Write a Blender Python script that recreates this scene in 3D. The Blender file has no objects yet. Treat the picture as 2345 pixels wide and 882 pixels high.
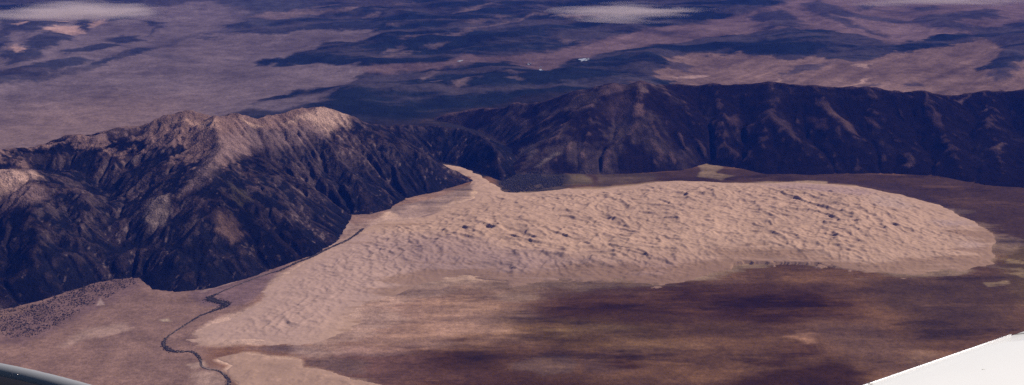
import bpy, math, random
import numpy as np
from mathutils import Vector

R = math.radians
scene = bpy.context.scene
COL = scene.collection
rng = np.random.default_rng(7)

# ------------------------------------------------------------------ camera
CAM_H = 8000.0            # metres above the valley floor
PITCH = R(16.0)
F = 3221.0                # focal length in photograph pixels (2345 wide, 40 deg)
CW, CH = 1172.5, 441.0
cp, sp = math.cos(PITCH), math.sin(PITCH)

cam_d = bpy.data.cameras.new("camera")
cam = bpy.data.objects.new("camera", cam_d)
COL.objects.link(cam)
cam.location = (0, 0, CAM_H)
cam.rotation_euler = (math.pi/2 - PITCH, 0, 0)
cam_d.sensor_width = 36.0
cam_d.lens = 36.0 * F / 2345.0
cam_d.clip_start = 0.2
cam_d.clip_end = 600000
scene.camera = cam


def ray(px, py):
    x = (px - CW); u = (CH - py)
    d = np.array([x, F*cp + u*sp, -F*sp + u*cp])
    return d / np.linalg.norm(d)


def P(px, py, z=0.0):
    """world xy of the place at height z that the photograph shows at a pixel"""
    d = ray(px, py)
    t = (z - CAM_H) / d[2]
    return (d[0]*t, d[1]*t)


def PL(pts, z=0.0):
    return np.array([P(a[0], a[1], (a[2] if len(a) > 2 else z)) for a in pts])


def near(px, py, dist):
    """a point at a given distance (metres) from the window"""
    d = ray(px, py)
    return Vector((d[0]*dist, d[1]*dist, CAM_H + d[2]*dist))

# ------------------------------------------------------------------ noise
def _hash(ix, iy, seed):
    h = (ix.astype(np.int64)*374761393 + iy.astype(np.int64)*668265263 + seed*974634777) & 0xffffffff
    h = ((h ^ (h >> 13)) * 1274126177) & 0xffffffff
    h = ((h ^ (h >> 15)) * 2246822519) & 0xffffffff
    h = h ^ (h >> 16)
    return (h & 0xffffff).astype(np.float32) / np.float32(0xffffff)


def perlin(x, y, seed=0):
    fx = np.floor(x); fy = np.floor(y)
    ix = fx.astype(np.int64); iy = fy.astype(np.int64)
    dx = (x - fx).astype(np.float32); dy = (y - fy).astype(np.float32)
    u = dx*dx*dx*(dx*(dx*6-15)+10); v = dy*dy*dy*(dy*(dy*6-15)+10)
    def g(i, j, a, b):
        an = _hash(ix+i, iy+j, seed)*np.float32(2*math.pi)
        return np.cos(an)*(dx-a) + np.sin(an)*(dy-b)
    n00 = g(0, 0, 0, 0); n10 = g(1, 0, 1, 0); n01 = g(0, 1, 0, 1); n11 = g(1, 1, 1, 1)
    a = n00 + u*(n10-n00); b = n01 + u*(n11-n01)
    return (a + v*(b-a))*1.5


def fbm(x, y, wl, octs=4, seed=0, gain=0.5):
    s = 0; a = 1.0; f = 1.0/wl; t = 0
    for o in range(octs):
        s = s + a*perlin(x*f + o*17.3, y*f - o*9.1, seed+o)
        t += a; a *= gain; f *= 2.03
    return s/t


def ridged(x, y, wl, octs=4, seed=0, gain=0.5):
    s = 0; a = 1.0; f = 1.0/wl; t = 0
    for o in range(octs):
        s = s + a*(1-2*np.abs(perlin(x*f + o*7.7, y*f + o*3.3, seed+o)))
        t += a; a *= gain; f *= 2.07
    return s/t


def gully(px_, py_, dirx, diry, seed):
    """stripes that run down the slope; returns value and derivative"""
    fx = np.floor(px_); fy = np.floor(py_)
    ix = fx.astype(np.int64); iy = fy.astype(np.int64)
    dx = (px_-fx).astype(np.float32); dy = (py_-fy).astype(np.float32)
    va = np.zeros_like(dx); gx = np.zeros_like(dx); gy = np.zeros_like(dx); wt = np.zeros_like(dx)
    for i in (-1, 0, 1, 2):
        for j in (-1, 0, 1, 2):
            hx = _hash(ix+i, iy+j, seed); hy = _hash(ix+i, iy+j, seed+77)
            ax = dx - i + (hx-0.5)*0.8; ay = dy - j + (hy-0.5)*0.8
            w = np.exp(-(ax*ax+ay*ay)*2.2)
            m = (ax*dirx + ay*diry)*np.float32(2*math.pi)
            va += np.cos(m)*w
            s = -np.sin(m)*w
            gx += s*dirx; gy += s*diry; wt += w
    return va/wt, gx/wt, gy/wt


def sm(x, a, b):
    t = np.clip((x-a)/(b-a), 0, 1)
    return t*t*(3-2*t)


def sdf(poly, X, Y):
    """signed distance (inside > 0)"""
    n = len(poly)
    d2 = np.full(X.shape, 1e18, np.float32)
    ins = np.zeros(X.shape, bool)
    for i in range(n):
        ax, ay = poly[i]; bx, by = poly[(i+1) % n]
        ex, ey = bx-ax, by-ay
        L = ex*ex+ey*ey
        if L < 1e-6:
            continue
        t = np.clip(((X-ax)*ex + (Y-ay)*ey)/L, 0, 1)
        qx = X-ax-t*ex; qy = Y-ay-t*ey
        d2 = np.minimum(d2, qx*qx+qy*qy)
        c = (ay > Y) != (by > Y)
        if abs(by-ay) > 1e-9:
            ins ^= c & (X < (Y-ay)*ex/ey + ax)
    d = np.sqrt(d2)
    return np.where(ins, d, -d)


def seg_dist(pl, X, Y):
    """distance to an open polyline"""
    d2 = np.full(X.shape, 1e18, np.float32)
    for (ax, ay), (bx, by) in zip(pl[:-1], pl[1:]):
        ex, ey = bx-ax, by-ay; L = ex*ex+ey*ey+1e-6
        t = np.clip(((X-ax)*ex + (Y-ay)*ey)/L, 0, 1)
        qx = X-ax-t*ex; qy = Y-ay-t*ey
        d2 = np.minimum(d2, qx*qx+qy*qy)
    return np.sqrt(d2)


def paint(colr, X, Y, poly, rgb, soft=200.0, strength=1.0, grow=0.0):
    """give a stretch of ground its own soil colour"""
    mnx, mny = poly.min(0)-soft*2-300; mxx, mxy = poly.max(0)+soft*2+300
    m = np.nonzero((X > mnx) & (X < mxx) & (Y > mny) & (Y < mxy))[0]
    if len(m) == 0:
        return
    d = sdf(poly, X[m], Y[m])
    a = (sm(d+grow, -soft, soft)*strength)[:, None].astype(np.float32)
    colr[m] = colr[m]*(1-a) + np.array(rgb, np.float32)*a

# ------------------------------------------------------------------ materials
def new_mat(name):
    m = bpy.data.materials.new(name); m.use_nodes = True
    nt = m.node_tree
    b = nt.nodes.get("Principled BSDF")
    return m, nt, b


def terrain_mat(name, contrast=0.25, scales=(0.004, 0.02), stretch=(1, 1, 1), bump=0.0, rough=0.95, speck=0.0):
    """vertex soil colour times world-space noise"""
    m, nt, b = new_mat(name)
    N = nt.nodes.new; Lk = nt.links.new
    at = N("ShaderNodeVertexColor"); at.layer_name = "soil"
    tc = N("ShaderNodeTexCoord")
    mp = N("ShaderNodeMapping"); mp.inputs["Scale"].default_value = stretch
    Lk(tc.outputs["Object"], mp.inputs["Vector"])
    cur = at.outputs["Color"]
    for k, s in enumerate(scales):
        nz = N("ShaderNodeTexNoise"); nz.inputs["Scale"].default_value = s
        nz.inputs["Detail"].default_value = 6; nz.inputs["Roughness"].default_value = 0.62
        Lk(mp.outputs["Vector"], nz.inputs["Vector"])
        mr = N("ShaderNodeMapRange")
        mr.inputs["From Min"].default_value = 0.3; mr.inputs["From Max"].default_value = 0.7
        mr.inputs["To Min"].default_value = 1-contrast; mr.inputs["To Max"].default_value = 1+contrast
        mr.clamp = False
        Lk(nz.outputs["Fac"], mr.inputs["Value"])
        vm = N("ShaderNodeVectorMath"); vm.operation = 'SCALE'
        Lk(cur, vm.inputs[0]); Lk(mr.outputs["Result"], vm.inputs["Scale"])
        cur = vm.outputs["Vector"]
    Lk(cur, b.inputs["Base Color"])
    b.inputs["Roughness"].default_value = rough
    b.inputs["Specular IOR Level"].default_value = 0.0
    if bump > 0:
        nz = N("ShaderNodeTexNoise"); nz.inputs["Scale"].default_value = 0.03
        nz.inputs["Detail"].default_value = 4
        Lk(tc.outputs["Object"], nz.inputs["Vector"])
        bp = N("ShaderNodeBump"); bp.inputs["Strength"].default_value = 1.0
        bp.inputs["Distance"].default_value = bump
        Lk(nz.outputs["Fac"], bp.inputs["Height"]); Lk(bp.outputs["Normal"], b.inputs["Normal"])
    return m

# ------------------------------------------------------------------ mesh from grids
def grid_mesh(name, X, Y, Z, colr, mat, keep=None, kind='structure'):
    """X,Y,Z: (rows, cols); keep: boolean (rows, cols) of vertices in use"""
    nr, nc = X.shape
    idx = np.arange(nr*nc).reshape(nr, nc)
    a = idx[:-1, :-1].ravel(); b = idx[:-1, 1:].ravel(); c = idx[1:, 1:].ravel(); d = idx[1:, :-1].ravel()
    quads = np.stack([a, b, c, d], 1)
    if keep is not None:
        kf = keep.ravel()
        quads = quads[kf[quads].any(1)]
        used = np.unique(quads)
        remap = np.full(nr*nc, -1, np.int64); remap[used] = np.arange(len(used))
        quads = remap[quads]
    else:
        used = np.arange(nr*nc)
    v = np.stack([X.ravel()[used], Y.ravel()[used], Z.ravel()[used]], 1).astype(np.float32)
    me = bpy.data.meshes.new(name)
    me.vertices.add(len(v)); me.vertices.foreach_set("co", v.ravel())
    me.loops.add(len(quads)*4); me.loops.foreach_set("vertex_index", quads.ravel().astype(np.int32))
    me.polygons.add(len(quads))
    me.polygons.foreach_set("loop_start", np.arange(0, len(quads)*4, 4, dtype=np.int32))
    me.polygons.foreach_set("use_smooth", np.ones(len(quads), bool))
    me.update(calc_edges=True)
    at = me.color_attributes.new("soil", 'FLOAT_COLOR', 'POINT')
    cc = np.ones((len(v), 4), np.float32); cc[:, :3] = colr.reshape(-1, 3)[used]
    at.data.foreach_set("color", np.clip(cc, 0, 1).ravel())
    me.materials.append(mat)
    o = bpy.data.objects.new(name, me); COL.objects.link(o)
    if kind:
        o['kind'] = kind
    return o


def raw_mesh(name, v, f, mats, smooth=True, parent=None, fmat=None):
    me = bpy.data.meshes.new(name)
    me.from_pydata([tuple(p) for p in v], [], [tuple(q) for q in f])
    for m in (mats if isinstance(mats, (list, tuple)) else [mats]):
        me.materials.append(m)
    if smooth:
        me.polygons.foreach_set("use_smooth", [True]*len(me.polygons))
    if fmat is not None:
        me.polygons.foreach_set("material_index", fmat)
    me.update()
    o = bpy.data.objects.new(name, me); COL.objects.link(o)
    if parent:
        o.parent = parent
    return o

# soil and rock colours (albedo)
TAN = (0.215, 0.135, 0.125)
TANW = (0.175, 0.105, 0.082)
SAND = (0.385, 0.250, 0.178)
SANDP = (0.37, 0.245, 0.19)
SHEET = (0.165, 0.083, 0.048)
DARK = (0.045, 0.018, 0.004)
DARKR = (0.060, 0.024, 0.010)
OLIVE = (0.105, 0.055, 0.018)
FOREST = (0.010, 0.013, 0.017)
PLAIN = (0.125, 0.090, 0.092)
PLAINF = (0.105, 0.066, 0.064)

def box_blur(a, n):
    for ax in (0, 1):
        c = np.cumsum(np.pad(a, [(n+1, n) if q == ax else (0, 0) for q in (0, 1)], mode='edge'), axis=ax)
        a = (np.take(c, np.arange(2*n+1, c.shape[ax]), ax) - np.take(c, np.arange(0, c.shape[ax]-2*n-1), ax))/(2*n+1)
    return a


# ================================================================== GROUND
DP = [(1012, 374), (1060, 384), (1100, 404), (1135, 424), (1152, 441), (1212, 442), (1300, 431), (1380, 432), (1450, 426), (1500, 418), (1560, 414), (1640, 418),
      (1740, 420), (1800, 417), (1870, 421), (1960, 425), (2010, 435), (2060, 447), (2150, 470), (2210, 500), (2255, 525), (2280, 548), (2272, 580), (2280, 604),
      (2230, 613), (2195, 627), (2160, 618), (2120, 624), (2080, 634), (2000, 625), (1900, 612), (1800, 606), (1680, 612), (1600, 636), (1510, 655), (1420, 640),
      (1330, 644), (1250, 640), (1180, 655), (1100, 634), (1020, 636), (960, 652), (900, 678), (840, 690), (812, 715), (822, 742), (790, 762), (740, 778), (680, 795),
      (600, 790), (540, 782), (480, 790), (448, 782), (440, 766), (480, 744), (540, 728), (560, 712), (612, 690), (604, 668), (622, 645), (660, 628), (700, 598), (760, 566),
      (800, 552), (830, 526), (870, 510), (915, 505), (960, 498), (1010, 482), (1045, 468), (1085, 455), (1095, 440), (1075, 425), (1085, 412), (1012, 382)]
# a polar sheet: fine where the land is looked at, coarse beyond
ang = np.concatenate([np.linspace(-64, -23.5, 30)[:-1], np.linspace(-23.5, 23.5, 1500), np.linspace(23.5, 64, 30)[1:]])
dep = np.concatenate([np.linspace(60, 25.5, 24)[:-1], np.linspace(25.5, 7.6, 700), np.linspace(7.6, 2.2, 60)[1:]])
rr = CAM_H/np.tan(np.radians(dep))
A, RR = np.meshgrid(np.radians(ang), rr)
GX = (RR*np.tan(A)).astype(np.float64); GY = RR.copy()
gx = GX.ravel(); gy = GY.ravel()
# wobble the lookup so that no painted border is straight
wx = gx + 160*fbm(gx, gy, 900, 4, 11) + 420*fbm(gx, gy, 5200, 2, 12)*sm(gy, 30000, 40000)
strk = sm(-gy, -27500, -24500)*sm(gx, -4500, -1500)
wy = gy + 560*strk*fbm(gx*.28, gy, 620, 5, 23, .65) + 260*fbm(gx, gy, 1300, 4, 21)*(1-.5*strk) + 700*fbm(gx, gy, 4200, 3, 22)*sm(gy, 31000, 42000)
ff = sm(gy, 31000, 37000)
wx += ff*420*fbm(gx, gy, 560, 5, 25, .7); wy += ff*620*fbm(gx*.7, gy, 640, 4, 26, .65)
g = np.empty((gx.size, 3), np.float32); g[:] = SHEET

def gp(pts, rgb, soft=200, strength=1.0):
    paint(g, wx, wy, PL(pts), rgb, soft, strength)

# --- foreground soil, from the left
gp([(-400, 560), (330, 560), (480, 640), (620, 620), (800, 480), (1000, 430), (1130, 420), (1180, 445), (900, 560), (650, 660),
    (560, 710), (480, 760), (470, 810), (520, 860), (560, 960), (560, 1100), (-600, 1100)], TANW, 260)
gp([(-400, 740), (200, 760), (330, 880), (300, 1050), (-600, 1050)], (0.20, 0.118, 0.090), 500, .8)
gp([(430, 668), (500, 655), (600, 628), (660, 600), (640, 625), (600, 668), (560, 695), (520, 705), (470, 700)], (0.15, 0.092, 0.088), 70)
gp([(460, 668), (520, 650), (600, 622), (690, 592), (760, 560), (800, 520), (790, 505), (740, 565), (660, 600), (560, 632), (470, 658)],
   (0.30, 0.20, 0.17), 40, .8)
# pale spots on the left plain
gp([(140, 790), (165, 765), (200, 752), (280, 742), (285, 760), (235, 772), (200, 775), (150, 795)], (0.32, 0.21, 0.165), 110, .7)
gp([(225, 775), (280, 765), (300, 755), (240, 765)], (0.36, 0.235, 0.19), 80, .6)
gp([(365, 735), (385, 731), (390, 738), (372, 741)], (0.33, 0.24, 0.17), 40)
gp([(225, 698), (236, 680), (245, 698)], (0.5, 0.36, 0.3), 22)
gp([(0, 735), (80, 705), (200, 640), (330, 625), (325, 655), (270, 690), (190, 725), (120, 760), (60, 790), (0, 790)], (0.12, 0.072, 0.07), 120, .6)
# dunes' own sand under and around them
gp([(440, 765), (480, 742), (545, 712), (600, 690), (620, 640), (800, 545), (900, 480), (1100, 430), (1300, 430), (1500, 418), (1800, 415),
    (1960, 425), (2060, 447), (2150, 470), (2255, 525), (2279, 548), (2278, 605), (2195, 622), (2080, 634), (1950, 615), (1800, 605),
    (1650, 625), (1500, 655), (1300, 645), (1100, 640), (940, 665), (830, 700), (815, 745), (740, 785), (600, 795), (460, 785)], SANDP, 90)
# light sheet at the bottom
LOW = [(497, 818), (560, 808), (640, 820), (690, 822), (690, 842), (735, 845), (770, 856), (800, 868), (880, 884), (1000, 960), (500, 960),
       (545, 880), (515, 850), (530, 838)]
gp(LOW, (0.40, 0.265, 0.20), 60)
gp([(440, 850), (500, 845), (520, 870), (515, 900), (450, 900)], (0.30, 0.20, 0.16), 120, .8)
gp([(425, 830), (470, 822), (480, 836), (440, 842)], (0.34, 0.23, 0.18), 60, .8)
# middle brown sheet
gp([(820, 745), (930, 660), (1120, 635), (1400, 640), (1500, 660), (1700, 640), (1250, 700), (1200, 740), (1000, 760), (870, 800), (780, 790)],
   (0.23, 0.130, 0.100), 260)
gp([(756, 805), (800, 793), (880, 800), (960, 775), (1000, 760), (980, 738), (1050, 722), (1115, 722), (1130, 745), (1250, 752), (1400, 748),
    (1230, 762), (1080, 768), (1000, 790), (900, 815), (780, 820)], (0.29, 0.17, 0.15), 110)
gp([(1138, 672), (1190, 668), (1230, 674), (1222, 692), (1226, 712), (1190, 722), (1160, 705), (1148, 690)], (0.31, 0.19, 0.165), 90)
gp([(690, 815), (830, 815), (1000, 800), (1060, 830), (1200, 860), (1200, 950), (850, 900), (760, 850)], (0.13, 0.065, 0.05), 350, .9)
gp([(690, 835), (700, 822), (760, 815), (830, 830), (850, 850), (800, 862), (740, 846)], (0.12, 0.07, 0.055), 90)
gp([(830, 720), (900, 700), (960, 715), (940, 745), (900, 760), (830, 765), (800, 760)], (0.12, 0.075, 0.075), 320, .8)
gp([(560, 800), (700, 798), (760, 806), (720, 818), (620, 812)], (0.14, 0.09, 0.08), 90, .8)
gp([(830, 720), (900, 670), (1100, 640), (1250, 645), (1260, 720), (1200, 780), (1000, 800), (800, 800)], (0.255, 0.152, 0.115), 450, .75)
# dark brown patches with wide soft edges
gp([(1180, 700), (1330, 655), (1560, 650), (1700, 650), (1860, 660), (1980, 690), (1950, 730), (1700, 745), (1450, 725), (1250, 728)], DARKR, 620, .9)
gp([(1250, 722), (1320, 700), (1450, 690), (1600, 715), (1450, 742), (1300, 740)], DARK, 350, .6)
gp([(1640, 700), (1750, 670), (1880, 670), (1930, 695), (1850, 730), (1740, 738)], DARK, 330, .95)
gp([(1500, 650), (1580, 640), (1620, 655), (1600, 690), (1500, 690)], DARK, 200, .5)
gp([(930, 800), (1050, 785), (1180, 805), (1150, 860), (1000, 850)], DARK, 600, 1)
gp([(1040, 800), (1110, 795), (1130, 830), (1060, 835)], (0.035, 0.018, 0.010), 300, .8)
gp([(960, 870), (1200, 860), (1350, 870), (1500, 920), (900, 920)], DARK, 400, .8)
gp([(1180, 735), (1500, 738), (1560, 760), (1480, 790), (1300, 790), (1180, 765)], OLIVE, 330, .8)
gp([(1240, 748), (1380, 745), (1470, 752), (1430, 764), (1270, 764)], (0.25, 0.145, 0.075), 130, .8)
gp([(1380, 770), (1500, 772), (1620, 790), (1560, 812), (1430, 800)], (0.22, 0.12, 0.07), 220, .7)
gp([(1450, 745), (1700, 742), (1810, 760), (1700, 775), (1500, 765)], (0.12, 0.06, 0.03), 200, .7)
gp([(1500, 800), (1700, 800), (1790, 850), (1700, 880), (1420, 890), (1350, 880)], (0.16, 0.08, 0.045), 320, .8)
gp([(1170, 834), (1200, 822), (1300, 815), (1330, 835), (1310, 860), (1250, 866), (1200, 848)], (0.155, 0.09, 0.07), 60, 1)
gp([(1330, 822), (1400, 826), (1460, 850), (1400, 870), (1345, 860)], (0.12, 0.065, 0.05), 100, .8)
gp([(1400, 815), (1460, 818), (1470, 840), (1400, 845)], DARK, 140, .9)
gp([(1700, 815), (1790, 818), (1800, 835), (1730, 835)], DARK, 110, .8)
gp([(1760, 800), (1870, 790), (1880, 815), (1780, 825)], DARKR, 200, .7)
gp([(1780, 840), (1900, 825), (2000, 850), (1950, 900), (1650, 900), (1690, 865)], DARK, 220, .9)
gp([(1790, 768), (1830, 755), (1890, 758), (1860, 772), (1870, 790), (1850, 795), (1830, 778)], (0.34, 0.18, 0.13), 90, .95)
gp([(1860, 745), (2000, 740), (2100, 800), (2050, 860), (1900, 800)], (0.145, 0.08, 0.062), 350, .8)
gp([(2000, 640), (2120, 632), (2290, 620), (2345, 640), (2345, 760), (2150, 720), (2000, 700)], (0.085, 0.047, 0.030), 350, .8)
gp([(2060, 700), (2250, 690), (2300, 760), (2100, 790)], (0.07, 0.038, 0.026), 350, .8)
gp([(2290, 470), (2500, 430), (2600, 800), (2345, 700), (2290, 600)], (0.12, 0.075, 0.032), 300, .9)
gp([(2078, 802), (2120, 800), (2160, 812), (2110, 850), (2070, 840)], (0.20, 0.115, 0.085), 120, .8)
gp([(2255, 648), (2300, 642), (2305, 652), (2265, 655)], (0.30, 0.20, 0.13), 30)
gp([(2300, 628), (2345, 622), (2400, 630), (2345, 640)], (0.27, 0.18, 0.11), 40)
gp([(2275, 596), (2345, 598), (2460, 610), (2345, 604)], (0.30, 0.20, 0.12), 25)
# brown land between the dunes and the right range
gp([(1260, 400), (1500, 394), (1620, 385), (1900, 395), (2150, 405), (2400, 430), (2500, 560), (2300, 560), (2255, 520), (2150, 468),
    (2000, 425), (1800, 416), (1500, 418), (1300, 428), (1250, 415)], (0.075, 0.040, 0.028), 90)
gp([(1265, 402), (1340, 400), (1360, 420), (1300, 425)], (0.16, 0.115, 0.075), 90, .8)
gp([(1370, 400), (1500, 398), (1500, 415), (1370, 425)], (0.15, 0.10, 0.075), 90, .7)
gp([(1880, 415), (2050, 418), (2250, 500), (2200, 490), (2050, 445), (1950, 425)], (0.06, 0.035, 0.04), 160, .7)
gp([(1597, 376), (1612, 370), (1640, 374), (1655, 384), (1640, 394), (1690, 402), (1650, 410), (1600, 404), (1612, 392)], (0.34, 0.225, 0.165), 50)
gp([(1790, 417), (1850, 411), (1900, 416), (1895, 422), (1800, 421)], (0.36, 0.24, 0.19), 30)
# bare flats inside the dunes near the mountain foot
gp([(880, 478), (960, 462), (1030, 442), (1085, 420), (1075, 445), (1085, 458), (1040, 460), (1010, 478), (990, 494), (930, 500), (915, 490)],
   (0.17, 0.115, 0.10), 40)
gp([(640, 330), (760, 250), (1250, 230), (2345, 190), (3200, 300), (2345, 408), (2000, 392), (1600, 370), (1300, 382), (1230, 350), (1180, 385), (1100, 405), (900, 400)], (0.022, 0.018, 0.018), 120)
# valley floor of the pass
gp([(1130, 400), (1180, 380), (1230, 350), (1300, 380), (1300, 440), (1150, 445)], (0.06, 0.045, 0.042), 90)

def gf(pts, rgb, soft=200, strength=1.0):
    paint(g, wx, wy, PL(pts), rgb, soft*1.15+40, strength)

# --- the far side: forest everywhere, pale plains laid over it
gf([(-3000, 340), (-300, 340), (700, 300), (1200, 250), (1500, 215), (2700, 215), (6000, 300), (6000, -70), (3500, -170), (-1000, -170), (-5000, -60)], FOREST, 200)
gf([(-900, 250), (-300, 225), (0, 205), (120, 188), (230, 158), (350, 122), (470, 78), (600, 82), (700, 76), (850, 88), (872, 98), (820, 112),
    (760, 106), (735, 124), (690, 126), (650, 142), (610, 138), (580, 152), (640, 160), (720, 163), (830, 166), (860, 178), (810, 192),
    (780, 212), (720, 210), (690, 222), (640, 226), (600, 240), (560, 262), (500, 275), (300, 330), (0, 420), (-900, 520)], PLAIN, 120)
gf([(-900, 330), (0, 250), (250, 225), (420, 230), (430, 290), (0, 400), (-900, 500)], (0.175, 0.115, 0.10), 1800, .8)
gf([(560, 255), (640, 232), (700, 228), (760, 222), (740, 245), (640, 262)], (0.13, 0.095, 0.10), 200, .8)
gf([(620, 236), (680, 216), (700, 222), (650, 240)], FOREST, 120)
gf([(-900, 180), (0, 60), (120, 30), (330, 25), (500, 10), (560, 40), (590, 70), (470, 80), (350, 120), (230, 150), (120, 188), (0, 205), (-900, 260)], (0.115, 0.084, 0.088), 500)
gf([(480, 8), (600, -6), (700, 10), (720, 45), (620, 70), (540, 75), (560, 40)], (0.05, 0.045, 0.055), 500, .8)
# dark ridges top left
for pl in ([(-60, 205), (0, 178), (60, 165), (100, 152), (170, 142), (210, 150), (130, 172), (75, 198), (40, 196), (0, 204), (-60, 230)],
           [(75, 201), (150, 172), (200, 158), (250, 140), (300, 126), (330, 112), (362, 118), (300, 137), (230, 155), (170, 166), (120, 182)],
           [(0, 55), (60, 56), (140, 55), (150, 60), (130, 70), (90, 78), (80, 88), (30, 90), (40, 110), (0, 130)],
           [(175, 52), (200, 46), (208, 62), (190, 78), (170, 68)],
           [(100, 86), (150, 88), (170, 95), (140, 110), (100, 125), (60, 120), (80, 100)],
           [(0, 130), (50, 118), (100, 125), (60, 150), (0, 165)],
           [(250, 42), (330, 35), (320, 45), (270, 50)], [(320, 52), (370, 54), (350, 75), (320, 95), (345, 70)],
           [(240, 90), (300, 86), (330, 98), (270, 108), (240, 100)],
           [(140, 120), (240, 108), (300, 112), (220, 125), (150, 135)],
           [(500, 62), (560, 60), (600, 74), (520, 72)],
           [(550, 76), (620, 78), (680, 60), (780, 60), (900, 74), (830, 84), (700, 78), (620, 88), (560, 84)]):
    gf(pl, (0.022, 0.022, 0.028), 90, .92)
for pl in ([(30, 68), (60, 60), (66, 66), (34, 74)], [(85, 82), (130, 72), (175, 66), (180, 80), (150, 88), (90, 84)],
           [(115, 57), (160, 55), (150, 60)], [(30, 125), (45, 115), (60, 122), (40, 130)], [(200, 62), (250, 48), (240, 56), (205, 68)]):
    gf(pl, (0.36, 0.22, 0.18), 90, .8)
# thin clearings in the middle forest
for pl in ([(640, 42), (780, 40), (860, 26), (900, 19), (860, 30), (800, 42), (700, 48)], [(560, 50), (600, 42), (720, 38), (640, 56)],
           [(1055, 84), (1110, 76), (1180, 63), (1280, 46), (1230, 58), (1160, 72), (1100, 82)],
           [(1020, 42), (1075, 34), (1140, 26), (1080, 38)], [(880, 140), (910, 131), (932, 126), (915, 136)],
           [(860, 150), (900, 142), (960, 132), (900, 148)], [(975, 120), (1015, 114), (1000, 121)], [(885, 82), (905, 78), (900, 82)],
           [(1265, 104), (1280, 110), (1320, 112), (1290, 114)], [(1030, 218), (1060, 206), (1095, 200), (1080, 212), (1050, 226)],
           [(1140, 190), (1170, 184), (1200, 186), (1150, 192)], [(1300, 180), (1345, 176), (1330, 182)],
           [(990, 208), (1010, 205), (1000, 212)], [(940, 196), (975, 184), (1000, 182), (960, 198)], [(1180, 200), (1190, 196), (1200, 204)],
           [(1270, 60), (1330, 50), (1400, 56), (1330, 62)], [(835, 52), (870, 47), (860, 52)],
           [(1140, 58), (1170, 50), (1150, 62)], [(700, 35), (780, 28), (760, 34)], [(1120, 10), (1200, 8), (1180, 14)],
           [(900, 5), (1000, 9), (960, 14)], [(880, 30), (940, 24), (910, 32)], [(1060, 70), (1120, 62), (1090, 72)],
           [(930, 105), (990, 95), (960, 108)], [(1000, 96), (1090, 82), (1040, 96)]):
    gf(pl, (0.14, 0.092, 0.085), 130, .75)
# second plain
gf([(820, 176), (900, 168), (950, 165), (1020, 158), (1050, 146), (1100, 148), (1220, 140), (1270, 128), (1350, 112), (1450, 88), (1520, 74),
    (1600, 58), (1700, 40), (1800, 20), (1850, -30), (2200, -80), (3200, -60), (3600, 60), (2600, 110), (2345, 70), (2260, 82), (2150, 100), (2050, 115), (1950, 95), (1850, 82), (1720, 95), (1600, 102),
    (1500, 118), (1400, 130), (1320, 148), (1280, 168), (1230, 172), (1180, 158), (1100, 160), (1000, 172), (930, 180), (850, 188)], PLAINF, 170)
gf([(1370, 70), (1500, 72), (1620, 62), (1560, 50), (1420, 50)], FOREST, 250, .6)
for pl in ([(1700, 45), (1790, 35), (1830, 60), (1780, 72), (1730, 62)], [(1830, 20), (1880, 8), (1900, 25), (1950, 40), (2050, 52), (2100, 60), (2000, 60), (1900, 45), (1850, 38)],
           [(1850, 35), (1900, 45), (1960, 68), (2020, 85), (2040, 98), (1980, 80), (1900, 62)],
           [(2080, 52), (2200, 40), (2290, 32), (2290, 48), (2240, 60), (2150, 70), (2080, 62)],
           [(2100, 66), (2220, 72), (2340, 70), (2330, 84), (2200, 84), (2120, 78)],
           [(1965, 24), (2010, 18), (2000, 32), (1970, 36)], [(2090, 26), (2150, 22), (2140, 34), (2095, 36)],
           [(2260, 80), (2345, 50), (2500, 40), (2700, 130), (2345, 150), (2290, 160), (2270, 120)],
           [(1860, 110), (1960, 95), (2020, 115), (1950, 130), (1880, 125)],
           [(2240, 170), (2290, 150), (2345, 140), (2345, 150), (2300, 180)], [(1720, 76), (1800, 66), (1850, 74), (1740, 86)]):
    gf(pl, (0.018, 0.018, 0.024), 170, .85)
# the sharp dark band and the tan plain in front of it
gf([(1250, 180), (1290, 158), (1330, 150), (1400, 132), (1500, 118), (1600, 102), (1720, 90), (1850, 80), (1910, 82), (1930, 95), (1900, 112),
    (1960, 122), (2060, 115), (2130, 98), (2200, 95), (2230, 104), (2180, 118), (2090, 135), (2040, 128), (1960, 150), (1920, 142), (1860, 137),
    (1810, 148), (1780, 140), (1700, 138), (1600, 142), (1540, 150), (1500, 175), (1380, 200), (1250, 200)], FOREST, 70)
gf([(1505, 178), (1530, 160), (1520, 150), (1570, 142), (1650, 138), (1780, 137), (1800, 147), (1860, 136), (1950, 149), (2030, 130), (2090, 136),
    (2180, 118), (2250, 103), (2290, 118), (2280, 150), (2240, 168), (2300, 180), (2345, 152), (2900, 120), (3300, 330), (1480, 330), (1520, 215), (1560, 195), (1500, 190)], (0.125, 0.077, 0.062), 70)
for pl in ([(1510, 168), (1560, 150), (1600, 156), (1575, 172), (1540, 168)], [(1820, 160), (1900, 148), (1860, 172), (1800, 186)],
           [(1975, 208), (2020, 196), (2000, 208)], [(2080, 205), (2110, 196), (2130, 203)], [(1850, 172), (1905, 150), (1880, 170)],
           [(2260, 180), (2320, 160), (2345, 165), (2290, 195)]):
    gf(pl, (0.045, 0.035, 0.04), 60, .8)
gf([(1540, 186), (1640, 172), (1620, 182), (1560, 190)], (0.28, 0.18, 0.15), 60, .8)
gf([(1955, 200), (2010, 185), (1985, 198)], (0.30, 0.19, 0.15), 40, .8)
gf([(1750, 200), (1800, 190), (1790, 200)], (0.30, 0.19, 0.15), 40, .8)
gf([(1960, 160), (2000, 152), (1980, 164)], (0.30, 0.19, 0.15), 40, .8)

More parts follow.
